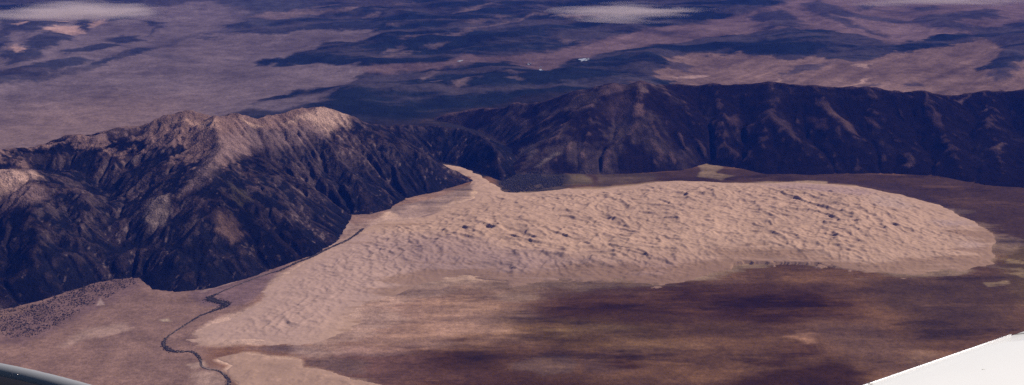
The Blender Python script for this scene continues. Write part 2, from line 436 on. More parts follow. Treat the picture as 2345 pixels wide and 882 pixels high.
# blown sand thins out over the ground down-view of the dune field
sel = np.nonzero((gy > 17500) & (gy < 30500) & (gx > -5500) & (gx < 10500))[0]
dsd = np.full(gx.size, -1e5, np.float32)
dsd[sel] = sdf(PL(DP), gx[sel], gy[sel])
tt = sm(dsd, -1300, 100)*sm(gx, -4200, -2800)*sm(-gy, -29000, -26500)
east = sm(gx, 500, 3500)
stn = fbm(gx*.3, gy, 620, 6, 47, .66)
gq = fbm(gx*.5, gy, 1600, 3, 48)
tm = (sm(tt*(.95-.42*east)+.85*stn+.35*gq, .45, .80)*.62)[:, None]
g = g*(1-tm) + np.array((.30, .198, .165), np.float32)*tm

# natural variation of the soil: wind streaks and mottling
lum = g.mean(1)
farm = sm(gy, 33000, 37000)
st = np.tanh(2.2*fbm(gx*0.16 - 0.03*gy, gy*1.0, 900, 6, 31, .62))          # streaks along the wind
g *= (1 + 0.58*st*(1-farm)*sm(lum, .03, .10)*sm(gx, -6000, -1500) + 0.0)[:, None]
sx = fbm(gx*0.18-.02*gy, gy, 1100, 6, 45, .66); sy_ = fbm(gx*0.26, gy, 700, 6, 46, .66)
zone = (1-farm)*sm(gx, -4800, -2200)
mk_ = (sm(sx, .14, .26)*.55*zone)[:, None]
g = g*(1-mk_) + (g*1.25+np.array((.055, .028, .014), np.float32))*mk_
mk_ = (sm(sy_, .16, .30)*.55*zone)[:, None]
g = g*(1-mk_) + g*.42*mk_
g *= (1 - .32*zone*sm(gx, -1500, 1500))[:, None]; ez = zone*(.35+.65*sm(gx, -2500, 1500)); g[:, 2] *= 1-.24*ez; g[:, 1] *= 1-.035*ez; g[:, 0] *= 1-.03*ez
st2 = fbm(gx*0.9+gy*.1, gy*1.0, 420, 4, 33, .6)
g *= (1 + 0.22*st2*(1-farm))[:, None]
ca, sa = math.cos(R(52)), math.sin(R(52))
# gully lines on the tan far plain, running off to the upper right
gl = ridged((gx*ca+gy*sa)*0.16, (-gx*sa+gy*ca), 900, 4, 35, .6)
g *= (1 + 0.75*(gl-.25)*farm*sm(gx, 2500, 4500)*(gy < 50000)*sm(lum, .05, .1))[:, None]
ml = fbm(gx*.6+gy*.35, gy*.8-gx*.2, 2600, 5, 36, .62)
g *= (1 + 0.75*ml*farm)[:, None]
# small openings in the forest, stretched along the grain of the land
op = sm(ridged(gx*.30+gy*.35, gy*1.1-gx*.28, 3400, 6, 37, .68), .38, .75)*farm*(1-sm(lum, .02, .06))
g = g*(1-.5*op[:, None]) + np.array((.085, .062, .066), np.float32)*(.5*op[:, None])
# scattered groves on pale far ground
gr = sm(fbm(gx*.6+gy*.5, gy, 2300, 6, 38, .65), .22, .42)*farm*sm(lum, .05, .1)*sm(gy, 40000, 47000)
g = g*(1-.75*gr[:, None]) + np.array((.022, .022, .03), np.float32)*(.75*gr[:, None])

# relief: flat in front, hills under the far forest
def bb(a, n):
    return box_blur(a.reshape(GX.shape), n).ravel()
fr = bb(bb(1-sm(lum, .03, .09), 14), 14)
Gz = 0.0*gx
hill = ridged(gx*.8+gy*.25, gy-gx*.3, 3800, 5, 41)
Gz += farm*(40 + 250*fr*(hill+.6) + 60*(fbm(gx, gy, 3000, 4, 43)+.5)) - 40*farm
Gz += farm*14*(gl)*sm(gx, 2500, 4500)
Gz += (1-farm)*(4*fbm(gx, gy, 500, 3, 44))
Gz -= np.clip(gy-70000, 0, None)*0.0
GZ = Gz.reshape(GX.shape)
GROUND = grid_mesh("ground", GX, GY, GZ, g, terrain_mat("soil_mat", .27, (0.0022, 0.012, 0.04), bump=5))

# ================================================================== MOUNTAINS
def erode(Z, fixed, step, iters, K, diff=.16, talus=.85):
    """streams cut their valleys: flow accumulation and implicit stream-power erosion"""
    nr, nc = Z.shape; n = nr*nc
    ids = np.arange(n).reshape(nr, nc)
    offs = [(-1, -1), (-1, 0), (-1, 1), (0, -1), (0, 1), (1, -1), (1, 0), (1, 1)]
    fx = fixed.ravel()
    for it in range(iters):
        for _ in range(6):
            Zp = np.pad(Z, 1, mode='edge'); mn = np.full(Z.shape, 1e9)
            for dj, di in offs:
                mn = np.minimum(mn, Zp[1+dj:1+dj+nr, 1+di:1+di+nc])
            Z = np.where(fixed, Z, np.maximum(Z, mn+.02))
        best = np.full((nr, nc), 1e-4); rec = np.full((nr, nc), n)
        Zp = np.pad(Z, 1, mode='edge'); Ip = np.pad(ids, 1, mode='edge')
        for dj, di in offs:
            L = step*math.hypot(dj, di)
            sl = (Z - Zp[1+dj:1+dj+nr, 1+di:1+di+nc])/L
            m_ = sl > best
            best = np.where(m_, sl, best); rec = np.where(m_, Ip[1+dj:1+dj+nr, 1+di:1+di+nc], rec)
        rec = rec.ravel(); rec[fx] = n
        rec1 = np.append(rec, n)
        acc = np.append(np.full(n, step*step, float), 0.0)
        ptr = rec1.copy()
        for _ in range(10):
            add_ = np.bincount(ptr, weights=acc, minlength=n+1); add_[n] = 0
            acc = acc+add_; ptr = ptr[ptr]
        f_ = K*np.sqrt(acc)/step
        a_ = np.append(Z.ravel(), 0)/(1+f_); b_ = f_/(1+f_)
        root = rec1 == n
        a_[root] = np.append(Z.ravel(), 0)[root]; b_[root] = 0
        ptr = rec1.copy()
        for _ in range(10):
            a_ = a_ + b_*a_[ptr]*(ptr != n); b_ = b_*b_[ptr]; ptr = ptr[ptr]
        Z1 = a_[:n].reshape(nr, nc)
        Z = np.where(fixed, Z, Z1)
        Zb = box_blur(Z, 1)
        Z = np.where(fixed, Z, Z + diff*(Zb-Z))
    # scree: nothing stands steeper than the talus slope for long
    for _ in range(6):
        Zp = np.pad(Z, 1, mode='edge'); lo = Z.copy()
        for dj, di in offs:
            L = step*math.hypot(dj, di)
            lo = np.minimum(lo, Zp[1+dj:1+dj+nr, 1+di:1+di+nc]+talus*1.25*L)
        Z = np.where(fixed, Z, .5*Z+.5*lo)
    return Z, acc[:n].reshape(nr, nc)

def mountain(name, x0, x1, y0, y1, step, ridges, foot, slope, seed, mat, colour_fn, amp=1.0):
    xs = np.arange(x0, x1, step); ys = np.arange(y0, y1, step)
    X, Y = np.meshgrid(xs, ys)
    shp = X.shape
    X1 = X.ravel(); Y1 = Y.ravel()
    WX = X1 + 230*fbm(X1, Y1, 2000, 4, seed); WY = Y1 + 230*fbm(X1, Y1, 2400, 4, seed+5)
    k = 70.0
    acc = np.zeros(X1.size)
    for pl in ridges:
        pts = [(P(a, b, c), c) for a, b, c in pl]
        best = np.full(X1.size, -1e9)
        for (p0, z0), (p1, z1) in zip(pts[:-1], pts[1:]):
            ex, ey = p1[0]-p0[0], p1[1]-p0[1]; L = ex*ex+ey*ey+1e-6
            t = np.clip(((WX-p0[0])*ex+(WY-p0[1])*ey)/L, 0, 1)
            d = np.hypot(WX-p0[0]-t*ex, WY-p0[1]-t*ey)
            h = z0+(z1-z0)*t - slope*(np.sqrt(d*d+90*90)-90)
            best = np.maximum(best, h)
        acc += np.exp(np.clip(best, -900, 3000)/k)
    H = k*np.log(acc+1e-9)
    H = np.clip(H, -900, None)
    fp = PL(foot)
    EX = X1 + 70*fbm(X1, Y1, 500, 3, seed+9); EY = Y1 + 90*fbm(X1, Y1, 500, 3, seed+19)
    din = sdf(fp, EX, EY)
    floor_ = 0.13*np.clip(din, 0, 2200)
    H = np.logaddexp(H/60, floor_/60)*60
    cap = 0.6*np.clip(din, -400, None) + 30*(1-np.exp(-np.clip(din, 0, None)/80))
    H = -np.logaddexp(-H/25, -cap/25)*25
    H = H + sm(din, 0, 500)*amp*(115*ridged(WX, WY, 2000, 2, seed+81)+75*ridged(WX, WY, 800, 2, seed+82)+30*fbm(X1, Y1, 350, 4, seed+83, .6)-60)
    H = np.where(din < 0, np.minimum(H, din*.4-2), np.maximum(H, .02*din))
    base, area = erode(H.reshape(shp), (din < 0).reshape(shp), step, 20, .017 if amp >= 1 else .013, .16 if amp >= 1 else .26)
    H = base.ravel()
    bs = box_blur(base, 2)
    gyv, gxv = np.gradient(bs, step)
    s = np.hypot(gxv, gyv).ravel()
    ax = (gyv.ravel()/(s+.02)).astype(np.float32); ay = (-gxv.ravel()/(s+.02)).astype(np.float32)
    QX = X1+260*fbm(X1, Y1, 800, 3, seed+63); QY = Y1+260*fbm(X1, Y1, 800, 3, seed+64)
    cell = 330.0; a = 34.0*amp*(.55+.9*sm(fbm(X1, Y1, 2100, 3, seed+61), -.35, .4)); hx = np.zeros_like(ax); hy = np.zeros_like(ax); add = np.zeros(X1.size)
    det = np.zeros(X1.size)
    fade = sm(din, 40, 900)*0.85 + .15*sm(din, 0, 60)
    for o in range(4):
        f = 1/cell
        dxn = ax + hy*1.1; dyn = ay - hx*1.1
        nn = np.sqrt(dxn*dxn+dyn*dyn)+1e-3
        sc = np.minimum(nn, 1.15)/nn
        v, gx_, gy_ = gully(QX*f+o*3.1, QY*f+o*5.7, dxn*sc, dyn*sc, seed+31*o)
        v = 1-np.sqrt((1-v)*.5+.0001)*1.6          # sharper crests, rounded troughs
        add += a*v; det += v*(0.6**o)
        hx += gx_*0.45; hy += gy_*0.45
        cell *= 0.52; a *= 0.58
    H = H + add*fade*sm(s, .02, .28)
    H += fade*(22*fbm(X1, Y1, 240, 4, seed+70))
    H = np.where(din < 0, np.minimum(H, din*.4-2), H)
    Z = H.reshape(shp)
    colr = colour_fn(X1, Y1, Z, step, seed, din, det)
    keep = (din > -120).reshape(shp)
    return grid_mesh(name, X, Y, Z, colr, mat, keep), (xs, ys, Z)


def hit(gr, px, py):
    """where the line of sight through a photograph pixel meets a height grid"""
    xs, ys, Z = gr
    d = ray(px, py)
    t = np.arange(15000, 46000, 12.0)
    x = d[0]*t; y = d[1]*t; z = CAM_H+d[2]*t
    i = np.clip(((x-xs[0])/(xs[1]-xs[0])).astype(int), 0, len(xs)-1)
    j = np.clip(((y-ys[0])/(ys[1]-ys[0])).astype(int), 0, len(ys)-1)
    zz = np.maximum(Z[j, i], 0)
    w = np.nonzero(z < zz)[0]
    if len(w) == 0 or Z[j[w[0]], i[w[0]]] < 60:      # the line passes over the crest: take the ground just below it
        return hit(gr, px, py+3) if py < 640 else (x[-1], y[-1])
    return (x[w[0]], y[w[0]])


def left_colour(X, Y, Z, step, seed, din, det):
    z = Z.ravel()
    gyv, gxv = np.gradient(Z, step)
    slope = np.hypot(gxv, gyv).ravel()
    conv = (Z - box_blur(Z, 6)).ravel()
    n1 = fbm(X, Y, 900, 5, seed+200, .6); n2 = fbm(X, Y, 180, 4, seed+210, .6)
    c = np.empty((X.size, 3), np.float32); c[:] = (0.012, 0.011, 0.015)
    def mix(m, rgb):
        nonlocal c
        m = np.clip(m, 0, 1)[:, None].astype(np.float32)
        c = c*(1-m) + np.array(rgb, np.float32)*m
    hi = .35+.65*sm(z+350*n1, 450, 1150)
    mix(sm(n1+.35*n2, .04, .2)*.9*hi, (0.062, 0.038, 0.035))
    n3 = fbm(X, Y, 420, 4, seed+220, .6)
    mix(sm(n3+.5*n1+.3*n2, .2, .34)*.65*hi, (0.085, 0.052, 0.046))
    mix(sm(-n3+.4*n1+.3*n2, .12, .24)*.85, (0.010, 0.010, 0.014))                     # open brush slopes
    mix(sm(conv/26+.8*n2+.5*n1, .4, .95)*.75*hi, (0.105, 0.066, 0.062))             # bare crests
    n4 = fbm(X*1.6, Y*.7, 95, 3, seed+225, .6)
    cliff = sm(slope+.35*n4+.25*n3, .72, 1.0)*sm(z+300*n1, 250, 700)
    mix(cliff*.5, (0.13, 0.088, 0.08))
    mix(sm(n4+.8*n3+.5*n1+slope*.25, .58, .85)*.75, (0.21, 0.145, 0.132))              # rock outcrops
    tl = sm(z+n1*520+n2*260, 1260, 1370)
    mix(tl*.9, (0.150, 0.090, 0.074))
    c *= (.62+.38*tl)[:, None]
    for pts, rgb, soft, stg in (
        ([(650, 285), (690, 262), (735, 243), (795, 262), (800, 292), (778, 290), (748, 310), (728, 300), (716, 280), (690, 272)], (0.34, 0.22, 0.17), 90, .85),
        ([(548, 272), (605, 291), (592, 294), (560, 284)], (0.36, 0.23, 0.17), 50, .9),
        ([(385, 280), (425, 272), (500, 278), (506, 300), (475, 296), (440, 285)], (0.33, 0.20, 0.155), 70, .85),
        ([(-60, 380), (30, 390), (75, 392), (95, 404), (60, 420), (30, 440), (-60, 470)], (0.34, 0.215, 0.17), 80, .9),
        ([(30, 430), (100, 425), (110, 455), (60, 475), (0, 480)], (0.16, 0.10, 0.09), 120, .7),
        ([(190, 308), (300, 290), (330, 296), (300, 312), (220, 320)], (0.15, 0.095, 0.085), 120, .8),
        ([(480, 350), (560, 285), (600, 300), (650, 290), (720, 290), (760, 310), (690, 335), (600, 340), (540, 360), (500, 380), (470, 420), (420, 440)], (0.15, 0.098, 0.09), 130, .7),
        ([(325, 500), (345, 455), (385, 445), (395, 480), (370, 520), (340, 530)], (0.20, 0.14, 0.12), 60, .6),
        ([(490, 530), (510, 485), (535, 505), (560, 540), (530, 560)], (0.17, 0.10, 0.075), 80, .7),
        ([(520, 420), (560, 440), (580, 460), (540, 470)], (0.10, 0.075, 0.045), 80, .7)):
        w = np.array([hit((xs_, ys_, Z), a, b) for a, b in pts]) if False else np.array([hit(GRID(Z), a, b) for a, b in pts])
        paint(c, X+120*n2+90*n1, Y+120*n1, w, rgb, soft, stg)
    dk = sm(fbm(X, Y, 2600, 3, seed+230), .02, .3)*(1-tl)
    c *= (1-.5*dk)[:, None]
    return c

_cur = {}
def GRID(Z):
    return (_cur['xs'], _cur['ys'], Z)


def right_colour(X, Y, Z, step, seed, din, det):
    conv = (Z - box_blur(Z, 6)).ravel()
    n1 = fbm(X, Y, 1100, 5, seed+200, .6); n2 = fbm(X, Y, 200, 4, seed+210, .6)
    c = np.empty((X.size, 3), np.float32); c[:] = (0.012, 0.007, 0.007)
    def mix(m, rgb):
        nonlocal c
        m = np.clip(m, 0, 1)[:, None].astype(np.float32)
        c = c*(1-m) + np.array(rgb, np.float32)*m
    # the western part is drier and barer than the east
    west = 1-sm(X, 1500, 6000)
    mix(sm(n1+.3*n2+.25*west, .05, .45)*(.25+.6*west), (0.060, 0.040, 0.033))
    mix(sm(conv/30+.7*n2+.6*n1, .45, 1.0)*(.55+.2*west), (0.10, 0.058, 0.050))
    mix(sm(n2+.9*n1, .75, 1.0)*.7, (0.13, 0.08, 0.07))
    for pts, rgb, soft, stg in (
        ([(1460, 196), (1470, 192), (1485, 215), (1465, 212)], (0.16, 0.10, 0.085), 50, .8),
        ([(1380, 198), (1420, 192), (1440, 205), (1400, 215), (1370, 225)], (0.10, 0.06, 0.055), 70, .7),
        ([(1400, 225), (1440, 215), (1460, 260), (1420, 280), (1380, 260)], (0.07, 0.042, 0.04), 120, .7),
        ([(1455, 240), (1472, 240), (1475, 265), (1460, 268)], (0.15, 0.085, 0.07), 50, .7),
        ([(1220, 385), (1270, 350), (1285, 350), (1240, 380)], (0.15, 0.11, 0.09), 50, .7),
        ([(1190, 345), (1220, 330), (1230, 350), (1210, 370)], (0.11, 0.08, 0.07), 60, .6),
        ([(1870, 225), (1910, 258), (1950, 290), (1968, 312), (1945, 300), (1900, 268), (1870, 240)], (0.13, 0.075, 0.06), 60, .75),
        ([(1770, 265), (1800, 275), (1830, 320), (1812, 310)], (0.08, 0.048, 0.042), 60, .7),
        ([(1850, 272), (1885, 278), (1895, 300), (1870, 295)], (0.09, 0.05, 0.045), 60, .7),
        ([(1975, 268), (2010, 282), (2020, 292), (1990, 285)], (0.11, 0.06, 0.05), 50, .7),
        ([(2120, 255), (2150, 262), (2160, 300), (2135, 290)], (0.09, 0.05, 0.045), 60, .7),
        ([(2185, 232), (2215, 225), (2225, 215), (2200, 238)], (0.20, 0.12, 0.10), 40, .8),
        ([(2245, 258), (2262, 250), (2258, 258)], (0.20, 0.12, 0.10), 30, .7),
        ([(2270, 340), (2305, 328), (2290, 342)], (0.15, 0.09, 0.07), 40, .7),
        ([(2065, 380), (2095, 372), (2080, 385)], (0.14, 0.08, 0.07), 40, .7),
        ([(1665, 270), (1690, 262), (1695, 290), (1670, 288)], (0.08, 0.045, 0.04), 60, .7)):
        w = np.array([hit(GRID(Z), a, b) for a, b in pts])
        paint(c, X+120*n2+90*n1, Y+120*n1, w, rgb, soft, stg)
    c *= (1-.38*sm(X, 1500, 5500))[:, None]
    return c


rock_l = terrain_mat("rock_mat", .38, (0.006, 0.03, 0.06), bump=26)
LR = [
    [(-500, 420, 1250), (-250, 375, 1300), (0, 352, 1350), (100, 330, 1350), (180, 308, 1450), (300, 294, 1500), (400, 276, 1600), (425, 258, 1760), (490, 302, 1450),
     (550, 254, 1920), (608, 305, 1480), (668, 262, 1800), (725, 219, 2120), (790, 238, 1900), (815, 262, 1650), (870, 268, 1350), (930, 260, 1250), (1000, 270, 1050), (1060, 290, 800),
     (1120, 315, 560), (1160, 345, 330), (1178, 372, 120)],
    [(-300, 400, 1350), (-60, 385, 1350), (60, 392, 1250), (110, 420, 1100), (190, 460, 850), (260, 510, 560), (310, 570, 280), (338, 625, 60)],   # near left spur
    [(60, 392, 1250), (60, 480, 950), (90, 560, 600), (130, 640, 250)],
    [(-150, 420, 1250), (-100, 540, 760), (-40, 640, 300)],
    [(190, 460, 850), (190, 540, 560), (215, 600, 260)],
    [(300, 294, 1500), (290, 350, 1100), (300, 400, 800)],
    [(180, 308, 1450), (200, 350, 1150), (240, 400, 850), (270, 440, 620)],
    [(425, 258, 1760), (400, 340, 1350), (360, 400, 900), (330, 430, 650)],
    [(550, 254, 1920), (510, 335, 1500), (470, 370, 1350), (400, 430, 1000), (350, 480, 640)],          # middle wall
    [(470, 370, 1350), (500, 430, 1050), (520, 490, 800), (480, 570, 400), (440, 630, 130)],
    [(520, 490, 800), (560, 550, 420), (580, 605, 120)],
    [(520, 490, 800), (400, 560, 420), (380, 640, 100)],
    [(500, 430, 1050), (600, 480, 700), (680, 545, 330), (720, 572, 120)],
    [(725, 219, 2120), (690, 330, 1400), (640, 380, 1150), (690, 420, 850), (760, 480, 500), (790, 520, 200)],
    [(725, 219, 2120), (790, 340, 1250), (830, 400, 850), (860, 460, 400), (870, 480, 180)],
    [(870, 268, 1350), (900, 330, 950), (950, 390, 550), (960, 430, 220)],
    [(930, 260, 1250), (1000, 330, 750), (1040, 370, 430), (1100, 405, 80)],
    [(1000, 270, 1050), (1070, 340, 520), (1120, 385, 180)],
]
LF = [(-560, 790), (-200, 780), (0, 716), (90, 690), (200, 655), (260, 640), (322, 636), (345, 664), (400, 670), (470, 666), (560, 640), (640, 612), (720, 585),
      (770, 555), (800, 512), (808, 492), (850, 493), (895, 478), (930, 455), (1010, 438), (1085, 414), (1020, 388), (1012, 372), (1060, 384), (1150, 416), (1182, 400),
      (1190, 380), (1180, 345), (1080, 318), (930, 315), (725, 322), (550, 325), (400, 338), (180, 372), (0, 402), (-560, 470)]
_cur['xs'] = np.arange(-15000, 2400, 22.0); _cur['ys'] = np.arange(17500, 38500, 22.0)
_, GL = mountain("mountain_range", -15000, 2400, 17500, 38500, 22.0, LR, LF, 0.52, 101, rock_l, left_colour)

rock_r = terrain_mat("forest_rock_mat", .35, (0.005, 0.03, 0.06), bump=22)
RR_ = [
    [(1000, 262, 420), (1060, 246, 520), (1110, 240, 620), (1180, 238, 700), (1250, 232, 820), (1320, 214, 1050), (1375, 200, 1250), (1415, 193, 1350), (1440, 200, 1280), (1470, 191, 1400),
     (1500, 200, 1250), (1560, 196, 1200), (1640, 197, 1200), (1760, 196, 1250), (1860, 200, 1250), (2000, 205, 1220), (2110, 208, 1150), (2190, 218, 1000),
     (2260, 212, 1000), (2345, 208, 1050), (2600, 215, 1100), (3000, 230, 1000)],
    [(1415, 193, 1350), (1350, 245, 1000), (1290, 290, 700), (1250, 330, 430), (1210, 370, 150)],
    [(1350, 245, 1000), (1340, 300, 650), (1330, 350, 330), (1300, 385, 80)],
    [(1250, 232, 820), (1200, 270, 560), (1170, 310, 330), (1190, 340, 150)],
    [(1110, 240, 620), (1120, 275, 400), (1160, 310, 220)],
    [(1060, 246, 520), (1080, 280, 340), (1140, 330, 160)],
    [(1180, 238, 700), (1150, 275, 480), (1165, 330, 240)],
    [(1320, 214, 1050), (1260, 265, 680), (1210, 310, 420), (1200, 350, 180)],
    [(1470, 191, 1400), (1480, 250, 1000), (1450, 310, 620), (1430, 370, 220)],
    [(1480, 250, 1000), (1540, 310, 620), (1560, 365, 220)],
    [(1640, 197, 1200), (1660, 260, 820), (1640, 320, 450), (1630, 365, 120)],
    [(1760, 196, 1250), (1775, 270, 800), (1740, 330, 420), (1730, 385, 80)],
    [(1775, 270, 800), (1830, 330, 430), (1850, 385, 80)],
    [(1860, 200, 1250), (1910, 265, 850), (1960, 315, 520), (1970, 380, 120)],
    [(2000, 205, 1220), (2010, 270, 800), (2080, 340, 350), (2070, 390, 90)],
    [(2110, 208, 1150), (2150, 280, 720), (2180, 340, 380), (2200, 400, 60)],
    [(2260, 212, 1000), (2260, 290, 600), (2290, 350, 320), (2300, 410, 60)],
    [(2345, 208, 1050), (2420, 300, 600), (2440, 400, 120)],
    [(2600, 215, 1100), (2620, 320, 500), (2640, 420, 80)],
]
RF = [(1190, 402), (1150, 392), (1180, 368), (1150, 330), (1090, 300), (1040, 290), (985, 280), (1000, 268), (1100, 258), (1200, 252), (1400, 232), (1700, 230), (2000, 236), (2345, 240), (3000, 262), (3100, 470),
      (2700, 455), (2345, 432), (2250, 425), (2150, 405), (2050, 398), (1950, 398), (1860, 402), (1750, 400), (1700, 388), (1620, 376), (1560, 390), (1480, 396), (1380, 400), (1300, 398), (1240, 402)]
_cur['xs'] = np.arange(-3500, 19500, 30.0); _cur['ys'] = np.arange(25500, 43000, 30.0)
_, GR = mountain("mountain_range.001", -3500, 19500, 25500, 43000, 30.0, RR_, RF, 0.50, 303, rock_r, right_colour, .55)

# ================================================================== DUNES
dx0, dx1, dy0, dy1, dst = -6400, 10200, 17800, 33500, 19.0
xs = np.arange(dx0, dx1, dst); ys = np.arange(dy0, dy1, dst)
X, Y = np.meshgrid(xs, ys); X1 = X.ravel(); Y1 = Y.ravel()
dpoly = PL(DP)
frag = 230*fbm(X1*.35, Y1, 260, 5, 503, .65)*sm(-Y1, -27500, -24500) + 70*fbm(X1*.5, Y1, 300, 4, 501) + 60*fbm(X1, Y1, 1200, 2, 502)
dd = sdf(dpoly, X1 + frag, Y1 + 1.6*frag)
core = sdf(PL([(900, 590), (1100, 500), (1300, 455), (1550, 432), (1900, 440), (2080, 500), (2000, 590), (1700, 610), (1300, 625), (1050, 625)]), X1, Y1)
big = sm(core, -900, 900)


def saw(ph, lee=0.22):
    """asymmetric dune profile 0..1"""
    t = ph-np.floor(ph)
    return np.where(t < 1-lee, t/(1-lee), (1-t)/lee)


def dune_set(ang_, wl, amp, warp, seed, lee):
    c, s = math.cos(R(ang_)), math.sin(R(ang_))
    u = X1*c + Y1*s; v = -X1*s + Y1*c
    w = warp*fbm(u, v, wl*2.6, 4, seed, .55)
    ph = (u + w*wl)/wl
    cut = sm(fbm(u*.8, v*.8, wl*1.8, 3, seed+8), -.25, .30)
    return amp*saw(ph, lee)*cut

mod = sm(fbm(X1, Y1, 2600, 3, 511), -.35, .35)
def crests(wl, amp, seed, lean, ang_, an=.62, wv=.5):
    """branching crest lines, steepened on their lee side"""
    c, s_ = math.cos(R(ang_)), math.sin(R(ang_))
    u = (X1*c + Y1*s_); v = (-X1*s_ + Y1*c)*an
    wu = u + wv*wl*fbm(u, v, wl*1.7, 3, seed+1); wv_ = v + wv*wl*fbm(u, v, wl*1.7, 3, seed+2)
    def f_(uu):
        n_ = np.abs(perlin(uu/wl, wv_/wl, seed))
        return np.clip(1-2.1*n_, 0, 1)**1.15
    r1 = f_(wu)
    for _ in range(3):
        r1 = f_(wu - lean*wl*r1)
    return amp*r1
mod2 = sm(fbm(X1, Y1, 1500, 3, 513), -.3, .3)
hd = (crests(640, 46, 701, .20, 208)*(.15+.85*big)*(.4+.6*mod)
      + crests(330, 32, 711, .20, 232, .7)*(.55+.45*big)*(.35+.65*mod2)
      + crests(210, 19, 721, .18, 190, .7)*(.45+.55*mod)
      + crests(120, 12, 731, .15, 250, .8)
      + dune_set(215, 330, 14, 1.1, 521, .16)*mod2 + dune_set(175, 170, 8, 1.2, 541, .20))
dome = 70*sm(dd, 0, 1500)*(.5+.5*big) + 110*big*sm(fbm(X1, Y1, 3200, 3, 561), -.5, .6)
edge = .3*sm(dd, 0, 120)+.7*sm(dd, 60, 700)
calm = .8+.2*sm(X1, -4500, 500)
HD = dome*.8 + (hd*calm + 3*fbm(X1, Y1, 90, 3, 571))*edge + 2.5*sm(dd, -10, 40)
HD = np.where(dd < 0, dd*.08-1.5, HD)
ZD = HD.reshape(X.shape)
# sand tone: pinker to the west, a little darker with damp interdunes and thin scrub at the south-west margin
c = np.empty((X1.size, 3), np.float32); c[:] = SAND
n1 = fbm(X1, Y1, 1500, 4, 581); n2 = fbm(X1*.4, Y1, 420, 4, 582)
c *= (1 + .13*n1 + .12*n2)[:, None]
def dp(pts, rgb, soft, stg):
    paint(c, X1+150*n1, Y1+300*n2, PL(pts), rgb, soft, stg)
dp([(430, 790), (430, 740), (620, 640), (800, 540), (900, 540), (1010, 560), (1250, 590), (1250, 660), (800, 720), (700, 800)], (0.35, 0.235, 0.195), 500, .8)
dp([(880, 570), (1000, 552), (1150, 580), (1350, 600), (1600, 620), (1700, 640), (1400, 660), (1000, 650), (930, 620)], (0.25, 0.165, 0.14), 500, .75)
dp([(1400, 610), (1600, 600), (1900, 606), (2050, 640), (1600, 680), (1350, 660)], (0.27, 0.165, 0.125), 600, .7)
dp([(1740, 422), (1900, 424), (2000, 440), (1960, 465), (1900, 450), (1780, 436)], (0.30, 0.20, 0.18), 220, .75)
dp([(2000, 450), (2060, 455), (2100, 478), (2060, 490), (1990, 480)], (0.34, 0.24, 0.20), 200, .6)
dp([(2120, 510), (2210, 506), (2240, 520), (2150, 524)], (0.33, 0.23, 0.20), 150, .7)
dp([(2200, 560), (2250, 560), (2250, 572), (2200, 572)], (0.36, 0.25, 0.21), 120, .6)
dp([(890, 478), (955, 462), (1030, 440), (1090, 418), (1078, 445), (1085, 458), (1040, 460), (1008, 480), (985, 496), (930, 500)], (0.19, 0.125, 0.105), 50, .9)
mar = sm(-dd, -1500, 0)*sm(-Y1, -27500, -24500)*sm(X1, -3800, -1500)
mk = sm(mar*.9+.9*fbm(X1*.16, Y1, 380, 5, 595, .62), .42, .8)*.65
c = c*(1-mk[:, None]) + np.array((.20, .118, .072), np.float32)*mk[:, None]
scr = sm(fbm(X1*.6, Y1, 260, 4, 591, .6)+.0*n1, .12, .4)*sm(-core, 0, 900)*sm(Y1, 18000, 26000)*.25
c = c*(1-scr[:, None]) + np.array((.16, .10, .085), np.float32)*scr[:, None]
grid_mesh("sand_dunes", X, Y, ZD, c, terrain_mat("sand_mat", .07, (0.004, 0.02), bump=3), (dd > -60).reshape(X.shape))

# low hummocky sand sheet at the bottom of the view
lp = PL(LOW)
xs2 = np.arange(lp[:, 0].min()-200, lp[:, 0].max()+200, 14.0); ys2 = np.arange(lp[:, 1].min()-200, lp[:, 1].max()+200, 14.0)
X, Y = np.meshgrid(xs2, ys2); X2 = X.ravel(); Y2 = Y.ravel()
q = 60*fbm(X2*.6, Y2, 260, 4, 601)
ds = sdf(lp, X2+q, Y2+q*1.4)
hs = 5*sm(ds, 0, 40) + (11*sm(fbm(X2*.8, Y2*.8, 160, 4, 603), -.1, .5) + 6*sm(ds, 0, 200))*sm(ds, 0, 80)
hs = np.where(ds < 0, ds*.08-6, hs)
c2 = np.empty((X2.size, 3), np.float32); c2[:] = (0.32, 0.205, 0.15)
c2 *= (1+.2*fbm(X2*.4, Y2, 300, 4, 604))[:, None]
grid_mesh("sand_sheet", X, Y, hs.reshape(X.shape), c2, bpy.data.materials["sand_mat"], (ds > -50).reshape(X.shape))

# ================================================================== CREEK AND TREES
CREEK = [(832, 524), (800, 548), (760, 566), (720, 586), (680, 602), (640, 620), (600, 632), (540, 655), (500, 672), (478, 684), (512, 694), (518, 700), (490, 712), (462, 722), (432, 740), (400, 760), (380, 775), (374, 788),
         (384, 800), (405, 806), (440, 806), (458, 822), (462, 838), (478, 846), (500, 850), (516, 860), (524, 872), (522, 890), (505, 915), (470, 960)]
ck = PL(CREEK)
# smooth the line
pts = []
for i in range(len(ck)-1):
    p0 = ck[max(i-1, 0)]; p1 = ck[i]; p2 = ck[i+1]; p3 = ck[min(i+2, len(ck)-1)]
    for t in np.linspace(0, 1, 7)[:-1]:
        pts.append(0.5*((2*p1)+(p2-p0)*t+(2*p0-5*p1+4*p2-p3)*t*t+(3*p1-p0-3*p2+p3)*t**3))
ckf = np.array(pts)
ckf += 18*np.stack([fbm(ckf[:, 0], ckf[:, 1], 160, 2, 71), fbm(ckf[:, 0], ckf[:, 1], 160, 2, 72)], 1)
v = []; f = []
for i, p in enumerate(ckf):
    t = ckf[min(i+1, len(ckf)-1)] - ckf[max(i-1, 0)]; t = t/np.linalg.norm(t); n = np.array([-t[1], t[0]])
    for s_ in (-16, 16):
        qx = p+n*s_; v.append((qx[0], qx[1], 6.0))
    if i:
        k = 2*i; f.append((k-2, k-1, k+1, k))
